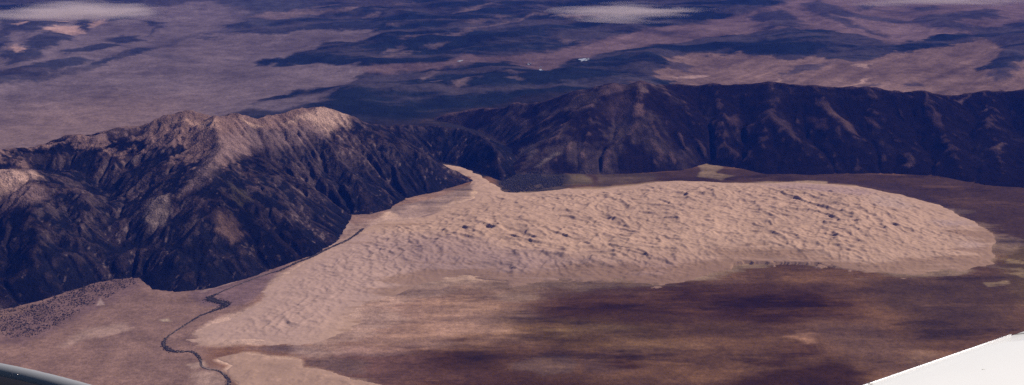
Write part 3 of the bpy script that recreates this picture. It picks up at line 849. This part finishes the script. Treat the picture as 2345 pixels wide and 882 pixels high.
m, nt, b = new_mat("wet_gravel_mat")
nz = nt.nodes.new("ShaderNodeTexNoise"); nz.inputs["Scale"].default_value = 0.02
cr = nt.nodes.new("ShaderNodeValToRGB")
cr.color_ramp.elements[0].color = (0.08, 0.06, 0.05, 1); cr.color_ramp.elements[1].color = (0.26, 0.18, 0.15, 1)
tc = nt.nodes.new("ShaderNodeTexCoord"); nt.links.new(tc.outputs["Object"], nz.inputs["Vector"])
nt.links.new(nz.outputs["Fac"], cr.inputs["Fac"]); nt.links.new(cr.outputs["Color"], b.inputs["Base Color"])
b.inputs["Roughness"].default_value = .6
o = raw_mesh("creek", v, f, m); o['kind'] = 'structure'


def tree_stuff(name, pos, rad, label, mat, hfac=1.1):
    """many small broken crowns, too many to count, as one mesh"""
    # a crown: 3 rings + top, irregular
    n = len(pos); k = 6
    base = []
    for rz, rr_ in ((0.0, .55), (.45, 1.0), (.8, .62)):
        for a_ in range(k):
            base.append((rr_*math.cos(a_*2*math.pi/k), rr_*math.sin(a_*2*math.pi/k), rz))
    base.append((0, 0, 1.1))
    base = np.array(base)
    q = []
    for r_ in range(2):
        for a_ in range(k):
            q.append((r_*k+a_, r_*k+(a_+1) % k, (r_+1)*k+(a_+1) % k, (r_+1)*k+a_))
    tri = [(2*k+a_, 2*k+(a_+1) % k, 3*k) for a_ in range(k)]
    jit = 1 + .35*(rng.random((n, len(base), 1))-.5)
    V = base[None]*jit
    ra = rng.random(n)*6.28
    ca_, sa_ = np.cos(ra)[:, None], np.sin(ra)[:, None]
    Vx = V[:, :, 0]*ca_ - V[:, :, 1]*sa_; Vy = V[:, :, 0]*sa_ + V[:, :, 1]*ca_
    r3 = rad[:, None]
    W = np.stack([Vx*r3+pos[:, 0:1], Vy*r3+pos[:, 1:2], V[:, :, 2]*r3*hfac+pos[:, 2:3]], 2).reshape(-1, 3)
    nb = len(base); off = (np.arange(n)*nb)
    Q = (np.array(q)[None]+off[:, None, None]).reshape(-1, 4)
    T = (np.array(tri)[None]+off[:, None, None]).reshape(-1, 3)
    me = bpy.data.meshes.new(name)
    me.vertices.add(len(W)); me.vertices.foreach_set("co", W.astype(np.float32).ravel())
    li = np.concatenate([Q.ravel(), T.ravel()]).astype(np.int32)
    me.loops.add(len(li)); me.loops.foreach_set("vertex_index", li)
    me.polygons.add(len(Q)+len(T))
    me.polygons.foreach_set("loop_start", np.concatenate([np.arange(0, len(Q)*4, 4), len(Q)*4+np.arange(0, len(T)*3, 3)]).astype(np.int32))
    me.update(calc_edges=True)
    me.materials.append(mat)
    o = bpy.data.objects.new(name, me); COL.objects.link(o)
    o['kind'] = 'stuff'; o['label'] = label; o['category'] = 'trees'
    return o


def foliage_mat(name, c0, c1):
    m, nt, b = new_mat(name)
    nz = nt.nodes.new("ShaderNodeTexNoise"); nz.inputs["Scale"].default_value = 0.03; nz.inputs["Detail"].default_value = 5
    cr = nt.nodes.new("ShaderNodeValToRGB")
    cr.color_ramp.elements[0].position = .35; cr.color_ramp.elements[1].position = .65
    cr.color_ramp.elements[0].color = (*c0, 1); cr.color_ramp.elements[1].color = (*c1, 1)
    tc = nt.nodes.new("ShaderNodeTexCoord"); nt.links.new(tc.outputs["Object"], nz.inputs["Vector"])
    nt.links.new(nz.outputs["Fac"], cr.inputs["Fac"]); nt.links.new(cr.outputs["Color"], b.inputs["Base Color"])
    b.inputs["Roughness"].default_value = .9; b.inputs["Specular IOR Level"].default_value = .1
    return m

fol = foliage_mat("foliage_mat", (0.018, 0.016, 0.018), (0.045, 0.034, 0.03))
fol2 = foliage_mat("scrub_foliage_mat", (0.022, 0.017, 0.018), (0.06, 0.042, 0.036))
# along the creek: width varies with the place
L = np.r_[0, np.cumsum(np.linalg.norm(np.diff(ckf, axis=0), axis=1))]
pos = []; rad = []
wk = [(760, 45), (700, 45), (600, 10), (540, 15), (500, 60), (478, 150), (518, 150), (462, 55), (400, 50), (374, 110), (384, 130), (440, 60), (458, 6), (470, 25), (500, 70), (524, 90), (520, 90), (470, 60)]
w_at = []
for p in ck:
    pass
wid = np.interp(np.arange(len(ckf))/6.0, [0, 4, 5, 6, 7.5, 8.5, 9, 10, 11, 12, 13, 14, 15, 16, 17, 18, 19, 20, 21, 22, 23, 24, 25, 26, 29],
                [55, 60, 35, 10, 12, 80, 170, 180, 150, 60, 36, 26, 26, 36, 62, 90, 80, 55, 40, 3, 3, 20, 42, 60, 60])
wid = wid*.75
gapn = fbm(ckf[:, 0], ckf[:, 1], 420, 3, 75)
for i in range(len(ckf)-1):
    seg = ckf[i+1]-ckf[i]; ln = np.linalg.norm(seg); t = seg/ln; nrm = np.array([-t[1], t[0]])
    n = int(ln*(wid[i]+18)*3.2/170*max(.25, 1+1.2*gapn[i])) if wid[i] > 5 else 0
    for _ in range(n):
        a_ = ckf[i]+seg*rng.random()+nrm*wid[i]*rng.normal()*.34
        pos.append((a_[0], a_[1], 2)); rad.append(3.5+6.5*rng.random()**3)
tree_stuff("creek_trees", np.array(pos), np.array(rad), "dark belt of cottonwood trees along the winding creek", fol)


def scatter(poly, n, r0, r1, seed, dens=None, gridz=None):
    w = PL(poly); lo = w.min(0); hi = w.max(0)
    c_ = lo + rng.random((n*4, 2))*(hi-lo)
    d_ = sdf(w, c_[:, 0]+60*fbm(c_[:, 0], c_[:, 1], 300, 3, seed), c_[:, 1])
    k_ = sm(d_, -60, 150) > rng.random(len(d_))
    k_ &= sm(fbm(c_[:, 0], c_[:, 1], 350, 3, seed+3), -.55, .15) > rng.random(len(d_))
    c_ = c_[k_][:n]
    z_ = np.zeros(len(c_))
    for gxs, gys, gZ in (GL, GR):
        i = np.clip(((c_[:, 0]-gxs[0])/(gxs[1]-gxs[0])).astype(int), 0, len(gxs)-1)
        j = np.clip(((c_[:, 1]-gys[0])/(gys[1]-gys[0])).astype(int), 0, len(gys)-1)
        z_ = np.maximum(z_, gZ[j, i])
    return np.c_[c_, z_-1], r0+(r1-r0)*rng.random(len(c_))**3

p_, r_ = scatter([(-250, 800), (-100, 740), (0, 712), (90, 688), (200, 652), (262, 636), (322, 636), (318, 650), (268, 668), (240, 690), (180, 715), (140, 745), (60, 775), (0, 770), (-100, 830)], 5200, 5, 14, 81)
tree_stuff("foothill_woodland", p_, r_, "speckled pinyon woodland on the fan below the left mountains", fol2)
p_, r_ = scatter([(1140, 415), (1180, 400), (1230, 395), (1290, 400), (1290, 424), (1240, 434), (1180, 441), (1150, 436)], 5200, 6, 18, 85)
tree_stuff("pass_woodland", p_, r_, "dark open woodland in the mouth of the pass behind the dunes", fol)

# small lakes in the far valley, sky glare painted in as pale colour
m, nt, b = new_mat("lake_glare_mat")
nz = nt.nodes.new("ShaderNodeTexNoise"); nz.inputs["Scale"].default_value = 0.004
cr = nt.nodes.new("ShaderNodeValToRGB")
cr.color_ramp.elements[0].color = (0.26, 0.28, 0.31, 1); cr.color_ramp.elements[1].color = (0.42, 0.43, 0.45, 1)
tc = nt.nodes.new("ShaderNodeTexCoord"); nt.links.new(tc.outputs["Object"], nz.inputs["Vector"])
nt.links.new(nz.outputs["Fac"], cr.inputs["Fac"]); nt.links.new(cr.outputs["Color"], b.inputs["Base Color"])
b.inputs["Roughness"].default_value = .35
glare_m = m


def ground_z(x, y):
    i = np.argmin((gx-x)**2+(gy-y)**2)
    return float(Gz[i])

for k, pl in enumerate(([(1324, 156), (1332, 153), (1345, 154), (1350, 152), (1346, 157), (1330, 161)],
                        [(1200, 159), (1212, 156), (1220, 157), (1208, 161)],
                        [(1232, 182), (1240, 179), (1247, 183), (1234, 185)],
                        [(1045, 164), (1058, 160), (1052, 165)], [(1232, 167), (1242, 165), (1238, 169)])):
    w = PL(pl); w = w.mean(0)+(w-w.mean(0))*(.85 if k == 0 else .6)
    zz = max(ground_z(*p) for p in w)+12
    dense = []
    for i in range(len(w)):
        a_, b_ = w[i], w[(i+1) % len(w)]
        for t in (0, .33, .66):
            p = a_+(b_-a_)*t+rng.normal(size=2)*25
            dense.append((p[0], p[1]))
    n = len(dense)
    o = raw_mesh("lake" if k == 0 else "lake.%03d" % k, [(p[0], p[1], zz) for p in dense]+[(p[0], p[1], zz-60) for p in dense],
                 [tuple(range(n))]+[(i, (i+1) % n, n+(i+1) % n, n+i) for i in range(n)], glare_m, smooth=False)
    o['kind'] = 'structure'

# ================================================================== CLOUDS
def cloud(name, px, py, wpx, hpx, alt, depth, dens, label, seed, thick=260):
    d = ray(px, py); t = (alt-CAM_H)/d[2]
    cx, cy = d[0]*t, d[1]*t
    hw = wpx/F*t*.5; hh = thick
    rr2 = random.Random(seed)
    # lens-shaped, lumpy closed body
    nu, nv = 40, 16
    V = []; Fc = []
    for j in range(nv+1):
        th = math.pi*j/nv
        for i in range(nu):
            ph = 2*math.pi*i/nu
            x = math.sin(th)*math.cos(ph); y = math.sin(th)*math.sin(ph); z = math.cos(th)
            V.append((x*hw, y*depth, z*hh))
    for j in range(nv):
        for i in range(nu):
            Fc.append((j*nu+i, (j+1)*nu+i, (j+1)*nu+(i+1) % nu, j*nu+(i+1) % nu))
    m = bpy.data.materials.new(name+"_mat"); m.use_nodes = True
    nt = m.node_tree
    for n in list(nt.nodes):
        if n.type != 'OUTPUT_MATERIAL':
            nt.nodes.remove(n)
    out = [n for n in nt.nodes if n.type == 'OUTPUT_MATERIAL'][0]
    pv = nt.nodes.new("ShaderNodeVolumePrincipled")
    pv.inputs["Color"].default_value = (.80, .68, .68, 1)
    tc = nt.nodes.new("ShaderNodeTexCoord")
    mp = nt.nodes.new("ShaderNodeMapping"); mp.inputs["Scale"].default_value = (1/hw, 1/depth, 1/hh)
    nt.links.new(tc.outputs["Object"], mp.inputs["Vector"])
    wn = nt.nodes.new("ShaderNodeTexNoise"); wn.inputs["Scale"].default_value = 1.6; wn.inputs["Detail"].default_value = 4
    nt.links.new(mp.outputs["Vector"], wn.inputs["Vector"])
    ws = nt.nodes.new("ShaderNodeVectorMath"); ws.operation = 'MULTIPLY_ADD'
    ws.inputs[1].default_value = (1.2, 1.2, 1.2)
    nt.links.new(wn.outputs["Color"], ws.inputs[0]); nt.links.new(mp.outputs["Vector"], ws.inputs[2])
    wo = nt.nodes.new("ShaderNodeVectorMath"); wo.operation = 'ADD'; wo.inputs[1].default_value = (-.6, -.6, -.6)
    nt.links.new(ws.outputs["Vector"], wo.inputs[0])
    ln = nt.nodes.new("ShaderNodeVectorMath"); ln.operation = 'LENGTH'
    nt.links.new(wo.outputs["Vector"], ln.inputs[0])
    mr = nt.nodes.new("ShaderNodeMapRange"); mr.inputs["From Min"].default_value = .8; mr.inputs["From Max"].default_value = .1
    nt.links.new(ln.outputs["Value"], mr.inputs["Value"])
    nz = nt.nodes.new("ShaderNodeTexNoise"); nz.inputs["Scale"].default_value = 1/900; nz.inputs["Detail"].default_value = 6; nz.inputs["Roughness"].default_value = .65
    mp2 = nt.nodes.new("ShaderNodeMapping"); mp2.inputs["Location"].default_value = (seed*1000, 0, 0); mp2.inputs["Scale"].default_value = (.22, .8, 2.5)
    nt.links.new(tc.outputs["Object"], mp2.inputs["Vector"]); nt.links.new(mp2.outputs["Vector"], nz.inputs["Vector"])
    mr2 = nt.nodes.new("ShaderNodeMapRange"); mr2.inputs["From Min"].default_value = .36; mr2.inputs["From Max"].default_value = .64
    nt.links.new(nz.outputs["Fac"], mr2.inputs["Value"])
    ad = nt.nodes.new("ShaderNodeMath"); ad.operation = 'ADD'
    nt.links.new(mr.outputs["Result"], ad.inputs[0]); nt.links.new(mr2.outputs["Result"], ad.inputs[1])
    mu = nt.nodes.new("ShaderNodeMapRange"); mu.inputs["From Min"].default_value = .75; mu.inputs["From Max"].default_value = 1.7
    nt.links.new(ad.outputs[0], mu.inputs["Value"])
    mu2 = nt.nodes.new("ShaderNodeMath"); mu2.operation = 'MULTIPLY'; mu2.inputs[1].default_value = dens
    nt.links.new(mu.outputs[0], mu2.inputs[0])
    nt.links.new(mu2.outputs[0], pv.inputs["Density"])
    nt.links.new(pv.outputs[0], out.inputs["Volume"])
    o = raw_mesh("cloud", V, Fc, m)
    o.location = (cx, cy, alt)
    o['label'] = label; o['category'] = 'cloud'; o['group'] = 'thin clouds over the far land'
    return o

cloud("cloud_a", 190, 27, 560, 40, 2600, 2100, 0.0030, "long thin beige cloud over the blue hills at the far left", 3, 170)
cloud("cloud_b", 1460, 28, 430, 34, 2600, 1700, 0.0042, "small bright wispy cloud over the forest beyond the right mountains", 8, 130)
cloud("cloud_c", 2150, 0, 640, 20, 2600, 1200, 0.002, "faint veil of cloud at the far upper right", 12, 120)

# ================================================================== AIRPLANE
plane = bpy.data.objects.new("airplane", None); COL.objects.link(plane)
plane['label'] = "white jet airliner wing and dark rounded engine cowl in the lower corners"
plane['category'] = "airplane"
from mathutils.bvhtree import BVHTree
AX = Vector((0, 4.0, CAM_H-3.2))
plane.location = AX

def noise_paint(name, base, rough, coat=0.0, metal=0.0, var=.03, spec=.5):
    m, nt, b = new_mat(name)
    nz = nt.nodes.new("ShaderNodeTexNoise"); nz.inputs["Scale"].default_value = 3.0; nz.inputs["Detail"].default_value = 6
    cr = nt.nodes.new("ShaderNodeValToRGB")
    cr.color_ramp.elements[0].color = (*[max(0, c_*(1-var)) for c_ in base], 1)
    cr.color_ramp.elements[1].color = (*[min(1, c_*(1+var)) for c_ in base], 1)
    tc = nt.nodes.new("ShaderNodeTexCoord"); nt.links.new(tc.outputs["Object"], nz.inputs["Vector"])
    nt.links.new(nz.outputs["Fac"], cr.inputs["Fac"]); nt.links.new(cr.outputs["Color"], b.inputs["Base Color"])
    b.inputs["Roughness"].default_value = rough; b.inputs["Metallic"].default_value = metal
    b.inputs["Coat Weight"].default_value = coat; b.inputs["Specular IOR Level"].default_value = spec; b.inputs["Coat Roughness"].default_value = .08
    return m

wpaint = noise_paint("wing_paint_mat", (.82, .82, .81), .35, .3, 0, .03)
gap_m = noise_paint("gap_mat", (.06, .055, .045), .8)
alu = noise_paint("slat_metal_mat", (.8, .8, .82), .28, 0, .6, .05)
navy = noise_paint("cowl_paint_mat", (.008, .008, .013), .6, 0, 0, .2, .04)
riv_m = noise_paint("rivet_mat", (.75, .68, .66), .25, 0, .9, .1)

drop = 3.0
def wp(px, py, dr):
    d = ray(px, py); t = -dr/d[2]
    return Vector((d[0]*t, d[1]*t, CAM_H-dr))
a0 = wp(1975, 882, drop); a1 = wp(2345, 755, drop)
e = (a1-a0); e.z = 0; elen = e.length; e.normalize()
aft = wp(2345, 765.5, drop)-wp(2308, 767, drop); aft.z = 0; aft.normalize()        # rearwards

def wing_section(u, chord):
    """rounded leading edge, gently curved top, closed underside"""
    o_ = a0 + e*u
    prof = []
    for k in range(9):                    # nose, from below to top
        t_ = math.pi*(k/8)-math.pi/2
        prof.append((.035-.035*math.cos(t_), -.05+.05*math.sin(t_)))
    prof[-1] = (.035, 0.0)
    for s_, h_ in ((.07, .006), (.12, .013), (.2, .023), (.32, .035), (.5, .05), (.8, .066), (1.2, .07), (1.8, .05)):
        prof.append((s_*chord/2.2, h_))
    prof.append((chord, -.05)); prof.append((chord, -.07))
    prof.append((chord*.5, -.30)); prof.append((chord*.15, -.22)); prof.append((.05, -.13))
    return [o_ + aft*s_ + Vector((0, 0, h_)) for s_, h_ in prof]


def wing_mesh(name, u0, u1, c0, c1, mat, n=14, chord_from=0, parent=plane):
    V = []; Fc = []
    secs = [wing_section(u0+(u1-u0)*i/(n-1), c0+(c1-c0)*i/(n-1)) for i in range(n)]
    k = len(secs[0])
    for s_ in secs:
        V += [p-AX for p in s_]
    for i in range(n-1):
        for j in range(k):
            Fc.append((i*k+j, i*k+(j+1) % k, (i+1)*k+(j+1) % k, (i+1)*k+j))
    Fc.append(tuple(range(k))[::-1]); Fc.append(tuple((n-1)*k+j for j in range(k)))
    o = raw_mesh(name, V, Fc, mat, True, parent)
    return o

gap_u = (wp(2308, 767, drop)-a0).dot(e)
wing = wing_mesh("wing", -2.6, gap_u-.003, 5.0, 4.1, wpaint)
outer = wing_mesh("wing_tip_panel", gap_u+.020, 11.0, 4.1, 1.6, wpaint)
seam = wing_mesh("seam_strip", gap_u, gap_u+.016, 4.1, 4.1, gap_m, 3)
for vtx in seam.data.vertices:
    vtx.co.z += .0015
    vtx.co += aft*.001
# leading edge lip: bright narrow metal strip following the nose
def strip(name, u0, u1, s0, s1, h, mat, parent, n=10):
    V = []; Fc = []
    for i in range(n):
        o_ = a0+e*(u0+(u1-u0)*i/(n-1))-AX
        for s_, z_ in ((s0, -.02), (s0, h), (s1, h+.002), (s1, -.02)):
            V.append(o_+aft*s_+Vector((0, 0, z_)))
    for i in range(n-1):
        for j in range(4):
            Fc.append((i*4+j, (i+1)*4+j, (i+1)*4+(j+1) % 4, i*4+(j+1) % 4))
    Fc.append((0, 1, 2, 3)); Fc.append(tuple((n-1)*4+j for j in (3, 2, 1, 0)))
    return raw_mesh(name, V, Fc, mat, False, parent)
strip("slat_lip", -2.6, gap_u-.008, .012, .024, .004, alu, wing)
# small marks on the wing skin
def disc(name, px, py, r, mat, parent):
    own = [p_ for p_ in parent.data.vertices]
    bv = BVHTree.FromPolygons([p_.co.copy() for p_ in own], [tuple(q_.vertices) for q_ in parent.data.polygons])
    c_ = bv.ray_cast(Vector((0, 0, CAM_H))-AX, Vector(ray(px, py)))[0]
    if c_ is None:
        return
    V = [(c_.x+r*math.cos(k*math.pi/5)*1.6, c_.y+r*math.sin(k*math.pi/5), c_.z+z_) for z_ in (-.01, .0015) for k in range(10)]
    Fc = [tuple(range(10))[::-1], tuple(range(10, 20))]+[(k, (k+1) % 10, 10+(k+1) % 10, 10+k) for k in range(10)]
    return raw_mesh(name, V, Fc, mat, False, parent)
fast_m = noise_paint("fastener_mat", (.35, .33, .30), .5)
disc("fastener", 2311, 769, .006, fast_m, wing)
disc("fastener", 1996, 880, .006, fast_m, wing)
disc("fastener", 2253, 846, .006, noise_paint("faint_fastener_mat", (.66, .66, .64), .5), wing)
disc("fastener", 2338, 760, .006, fast_m, outer)

# engine cowl: a body of revolution whose upper outline crosses the lower left corner
n0 = near(0, 834, 4.6); n1_ = near(100, 853, 4.35); n2_ = near(205, 883, 4.1)
ax_dir = (n2_-n0); ax_dir.z = 0; ax_dir.normalize()
side = Vector((-ax_dir.y, ax_dir.x, 0))
up = Vector((0, 0, 1))
Rr = .55
# view direction at the outline: the radius that is tangent to sight
vd = (n1_-Vector((0, 0, CAM_H))).normalized()
nr_ = vd.cross(ax_dir); nr_ = nr_ if nr_.z > 0 else -nr_
nr_.normalize()
slope_ = []
def axis_point(q_, r_):
    return q_ - nr_*r_
tpts = np.linspace(-3.2, 2.4, 40)
V = []; Fc = []; K = 64
sdir = (n2_-n0); total = sdir.length
a_s = (n0-n1_).dot(ax_dir); b_s = (n2_-n1_).dot(ax_dir)
def out_pt(s_):
    # quadratic through the three outline points, in the vertical plane of the axis
    l0 = (s_-0)*(s_-b_s)/((a_s-0)*(a_s-b_s)); l1 = (s_-a_s)*(s_-b_s)/((0-a_s)*(0-b_s)); l2 = (s_-a_s)*(s_-0)/((b_s-a_s)*(b_s-0))
    return n0.z*l0+n1_.z*l1+n2_.z*l2
base_c = n1_ - nr_*Rr
for s_ in tpts:
    if s_ < a_s:
        dz = out_pt(a_s)-n1_.z + (out_pt(a_s+.01)-out_pt(a_s))/.01*(s_-a_s)*math.exp(-(a_s-s_)*.6)
    elif s_ > b_s:
        dz = out_pt(b_s)-n1_.z + (out_pt(b_s)-out_pt(b_s-.01))/.01*(s_-b_s)
    else:
        dz = out_pt(s_)-n1_.z
    r_ = Rr + dz - .055
    r_ = max(r_, .05)
    c_ = base_c + ax_dir*s_
    for k in range(K):
        th = 2*math.pi*k/K
        V.append(c_ + (side*math.cos(th)+up*math.sin(th))*r_ - AX)
nS = len(tpts)
for i in range(nS-1):
    for k in range(K):
        Fc.append((i*K+k, (i+1)*K+k, (i+1)*K+(k+1) % K, i*K+(k+1) % K))
Fc.append(tuple(range(K))); Fc.append(tuple((nS-1)*K+k for k in range(K))[::-1])
cowl = raw_mesh("engine_cowl", V, Fc, navy, True, plane)
LV = []; LF_ = []; lr = .034
for s_ in tpts:
    if s_ < a_s:
        dz = out_pt(a_s)-n1_.z + (out_pt(a_s+.01)-out_pt(a_s))/.01*(s_-a_s)*math.exp(-(a_s-s_)*.6)
    elif s_ > b_s:
        dz = out_pt(b_s)-n1_.z + (out_pt(b_s)-out_pt(b_s-.01))/.01*(s_-b_s)
    else:
        dz = out_pt(s_)-n1_.z
    c_ = n1_ + ax_dir*s_ + up*dz - nr_*lr
    for k in range(24):
        th = 2*math.pi*k/24
        LV.append(c_ + (side*math.cos(th)+up*math.sin(th))*lr - AX)
for i in range(nS-1):
    for k in range(24):
        LF_.append((i*24+k, (i+1)*24+k, (i+1)*24+(k+1) % 24, i*24+(k+1) % 24))
LF_.append(tuple(range(24))); LF_.append(tuple((nS-1)*24+k for k in range(24))[::-1])
raw_mesh("cowl_lip", LV, LF_, noise_paint("lip_metal_mat", (.27, .28, .31), .55, 0, 0, .12, .15), True, cowl)
# rivets in a row below the top of the cowl
def cowl_hit(px, py):
    """first point where the sight line meets the cowl"""
    from mathutils.bvhtree import BVHTree
    bv = cowl_hit.bvh
    h_ = bv.ray_cast(Vector((0, 0, CAM_H))-AX, Vector(ray(px, py)))
    return h_
from mathutils.bvhtree import BVHTree
cowl_hit.bvh = BVHTree.FromPolygons([Vector(p) for p in V]+[Vector(p) for p in LV], Fc+[tuple(q_+len(V) for q_ in f_) for f_ in LF_])
for px, py, rr3 in ((7, 862, .0032), (26, 859, .0045), (43, 857, .004)):
    h_ = cowl_hit(px, py)
    if h_[0] is None:
        continue
    c_, nrm = h_[0], h_[1]
    Vr = []; Fr = []
    t1 = nrm.orthogonal().normalized(); t2 = nrm.cross(t1)
    for j in range(5):
        th = j*math.pi/8
        for k in range(12):
            Vr.append(c_ + (t1*math.cos(k*math.pi/6)+t2*math.sin(k*math.pi/6))*rr3*math.cos(th) + nrm*rr3*(.55*math.sin(th)-.1))
    for j in range(4):
        for k in range(12):
            Fr.append((j*12+k, j*12+(k+1) % 12, (j+1)*12+(k+1) % 12, (j+1)*12+k))
    raw_mesh("rivet", Vr, Fr, riv_m, True, cowl)

# ================================================================== HAZE
def box(name, lo, hi, mat):
    v = [(x, y, z) for z in (lo[2], hi[2]) for y in (lo[1], hi[1]) for x in (lo[0], hi[0])]
    f = [(0, 2, 3, 1), (4, 5, 7, 6), (0, 1, 5, 4), (2, 6, 7, 3), (0, 4, 6, 2), (1, 3, 7, 5)]
    return raw_mesh(name, v, f, mat, False)
m = bpy.data.materials.new("haze_mat"); m.use_nodes = True
nt = m.node_tree
for n in list(nt.nodes):
    if n.type != 'OUTPUT_MATERIAL':
        nt.nodes.remove(n)
out = [n for n in nt.nodes if n.type == 'OUTPUT_MATERIAL'][0]
pv = nt.nodes.new("ShaderNodeVolumePrincipled")
pv.inputs["Color"].default_value = (0.04, 0.15, 1.0, 1)
pv.inputs["Density"].default_value = HAZE = 3.5e-6
nt.links.new(pv.outputs[0], out.inputs["Volume"])
zmin = -1000.0
hz = box("haze", (-460000, -3000, zmin-1), (460000, 215000, CAM_H+40), m)
hz['kind'] = 'stuff'

# ================================================================== LIGHT
SUN_AZ = R(68)       # clockwise from +Y: the sun stands to the right and a little beyond
SUN_EL = R(42)
sd = bpy.data.lights.new("sun", 'SUN'); sd.energy = 5.0; sd.angle = R(.53); sd.color = (1.0, .90, .80)
so = bpy.data.objects.new("sun", sd); COL.objects.link(so)
dirv = Vector((math.sin(SUN_AZ)*math.cos(SUN_EL), math.cos(SUN_AZ)*math.cos(SUN_EL), math.sin(SUN_EL)))
so.rotation_euler = dirv.to_track_quat('Z', 'Y').to_euler()
so.location = (0, 0, 20000)
w = bpy.data.worlds.new("World"); scene.world = w; w.use_nodes = True
nt = w.node_tree
bg = nt.nodes.get("Background") or nt.nodes.new("ShaderNodeBackground")
sky = nt.nodes.new("ShaderNodeTexSky"); sky.sky_type = 'NISHITA'; sky.sun_disc = False
sky.sun_elevation = SUN_EL; sky.sun_rotation = SUN_AZ
sky.altitude = 2400; sky.air_density = 1.0; sky.dust_density = .6
nt.links.new(sky.outputs[0], bg.inputs["Color"]); bg.inputs["Strength"].default_value = 0.05

scene.view_settings.view_transform = 'Standard'
scene.view_settings.look = 'None'
scene.view_settings.exposure = 0.3
scene.view_settings.gamma = 1.0
scene.render.engine = 'CYCLES'
scene.cycles.max_bounces = 4
scene.cycles.diffuse_bounces = 2
scene.cycles.volume_bounces = 1
scene.cycles.use_denoising = False
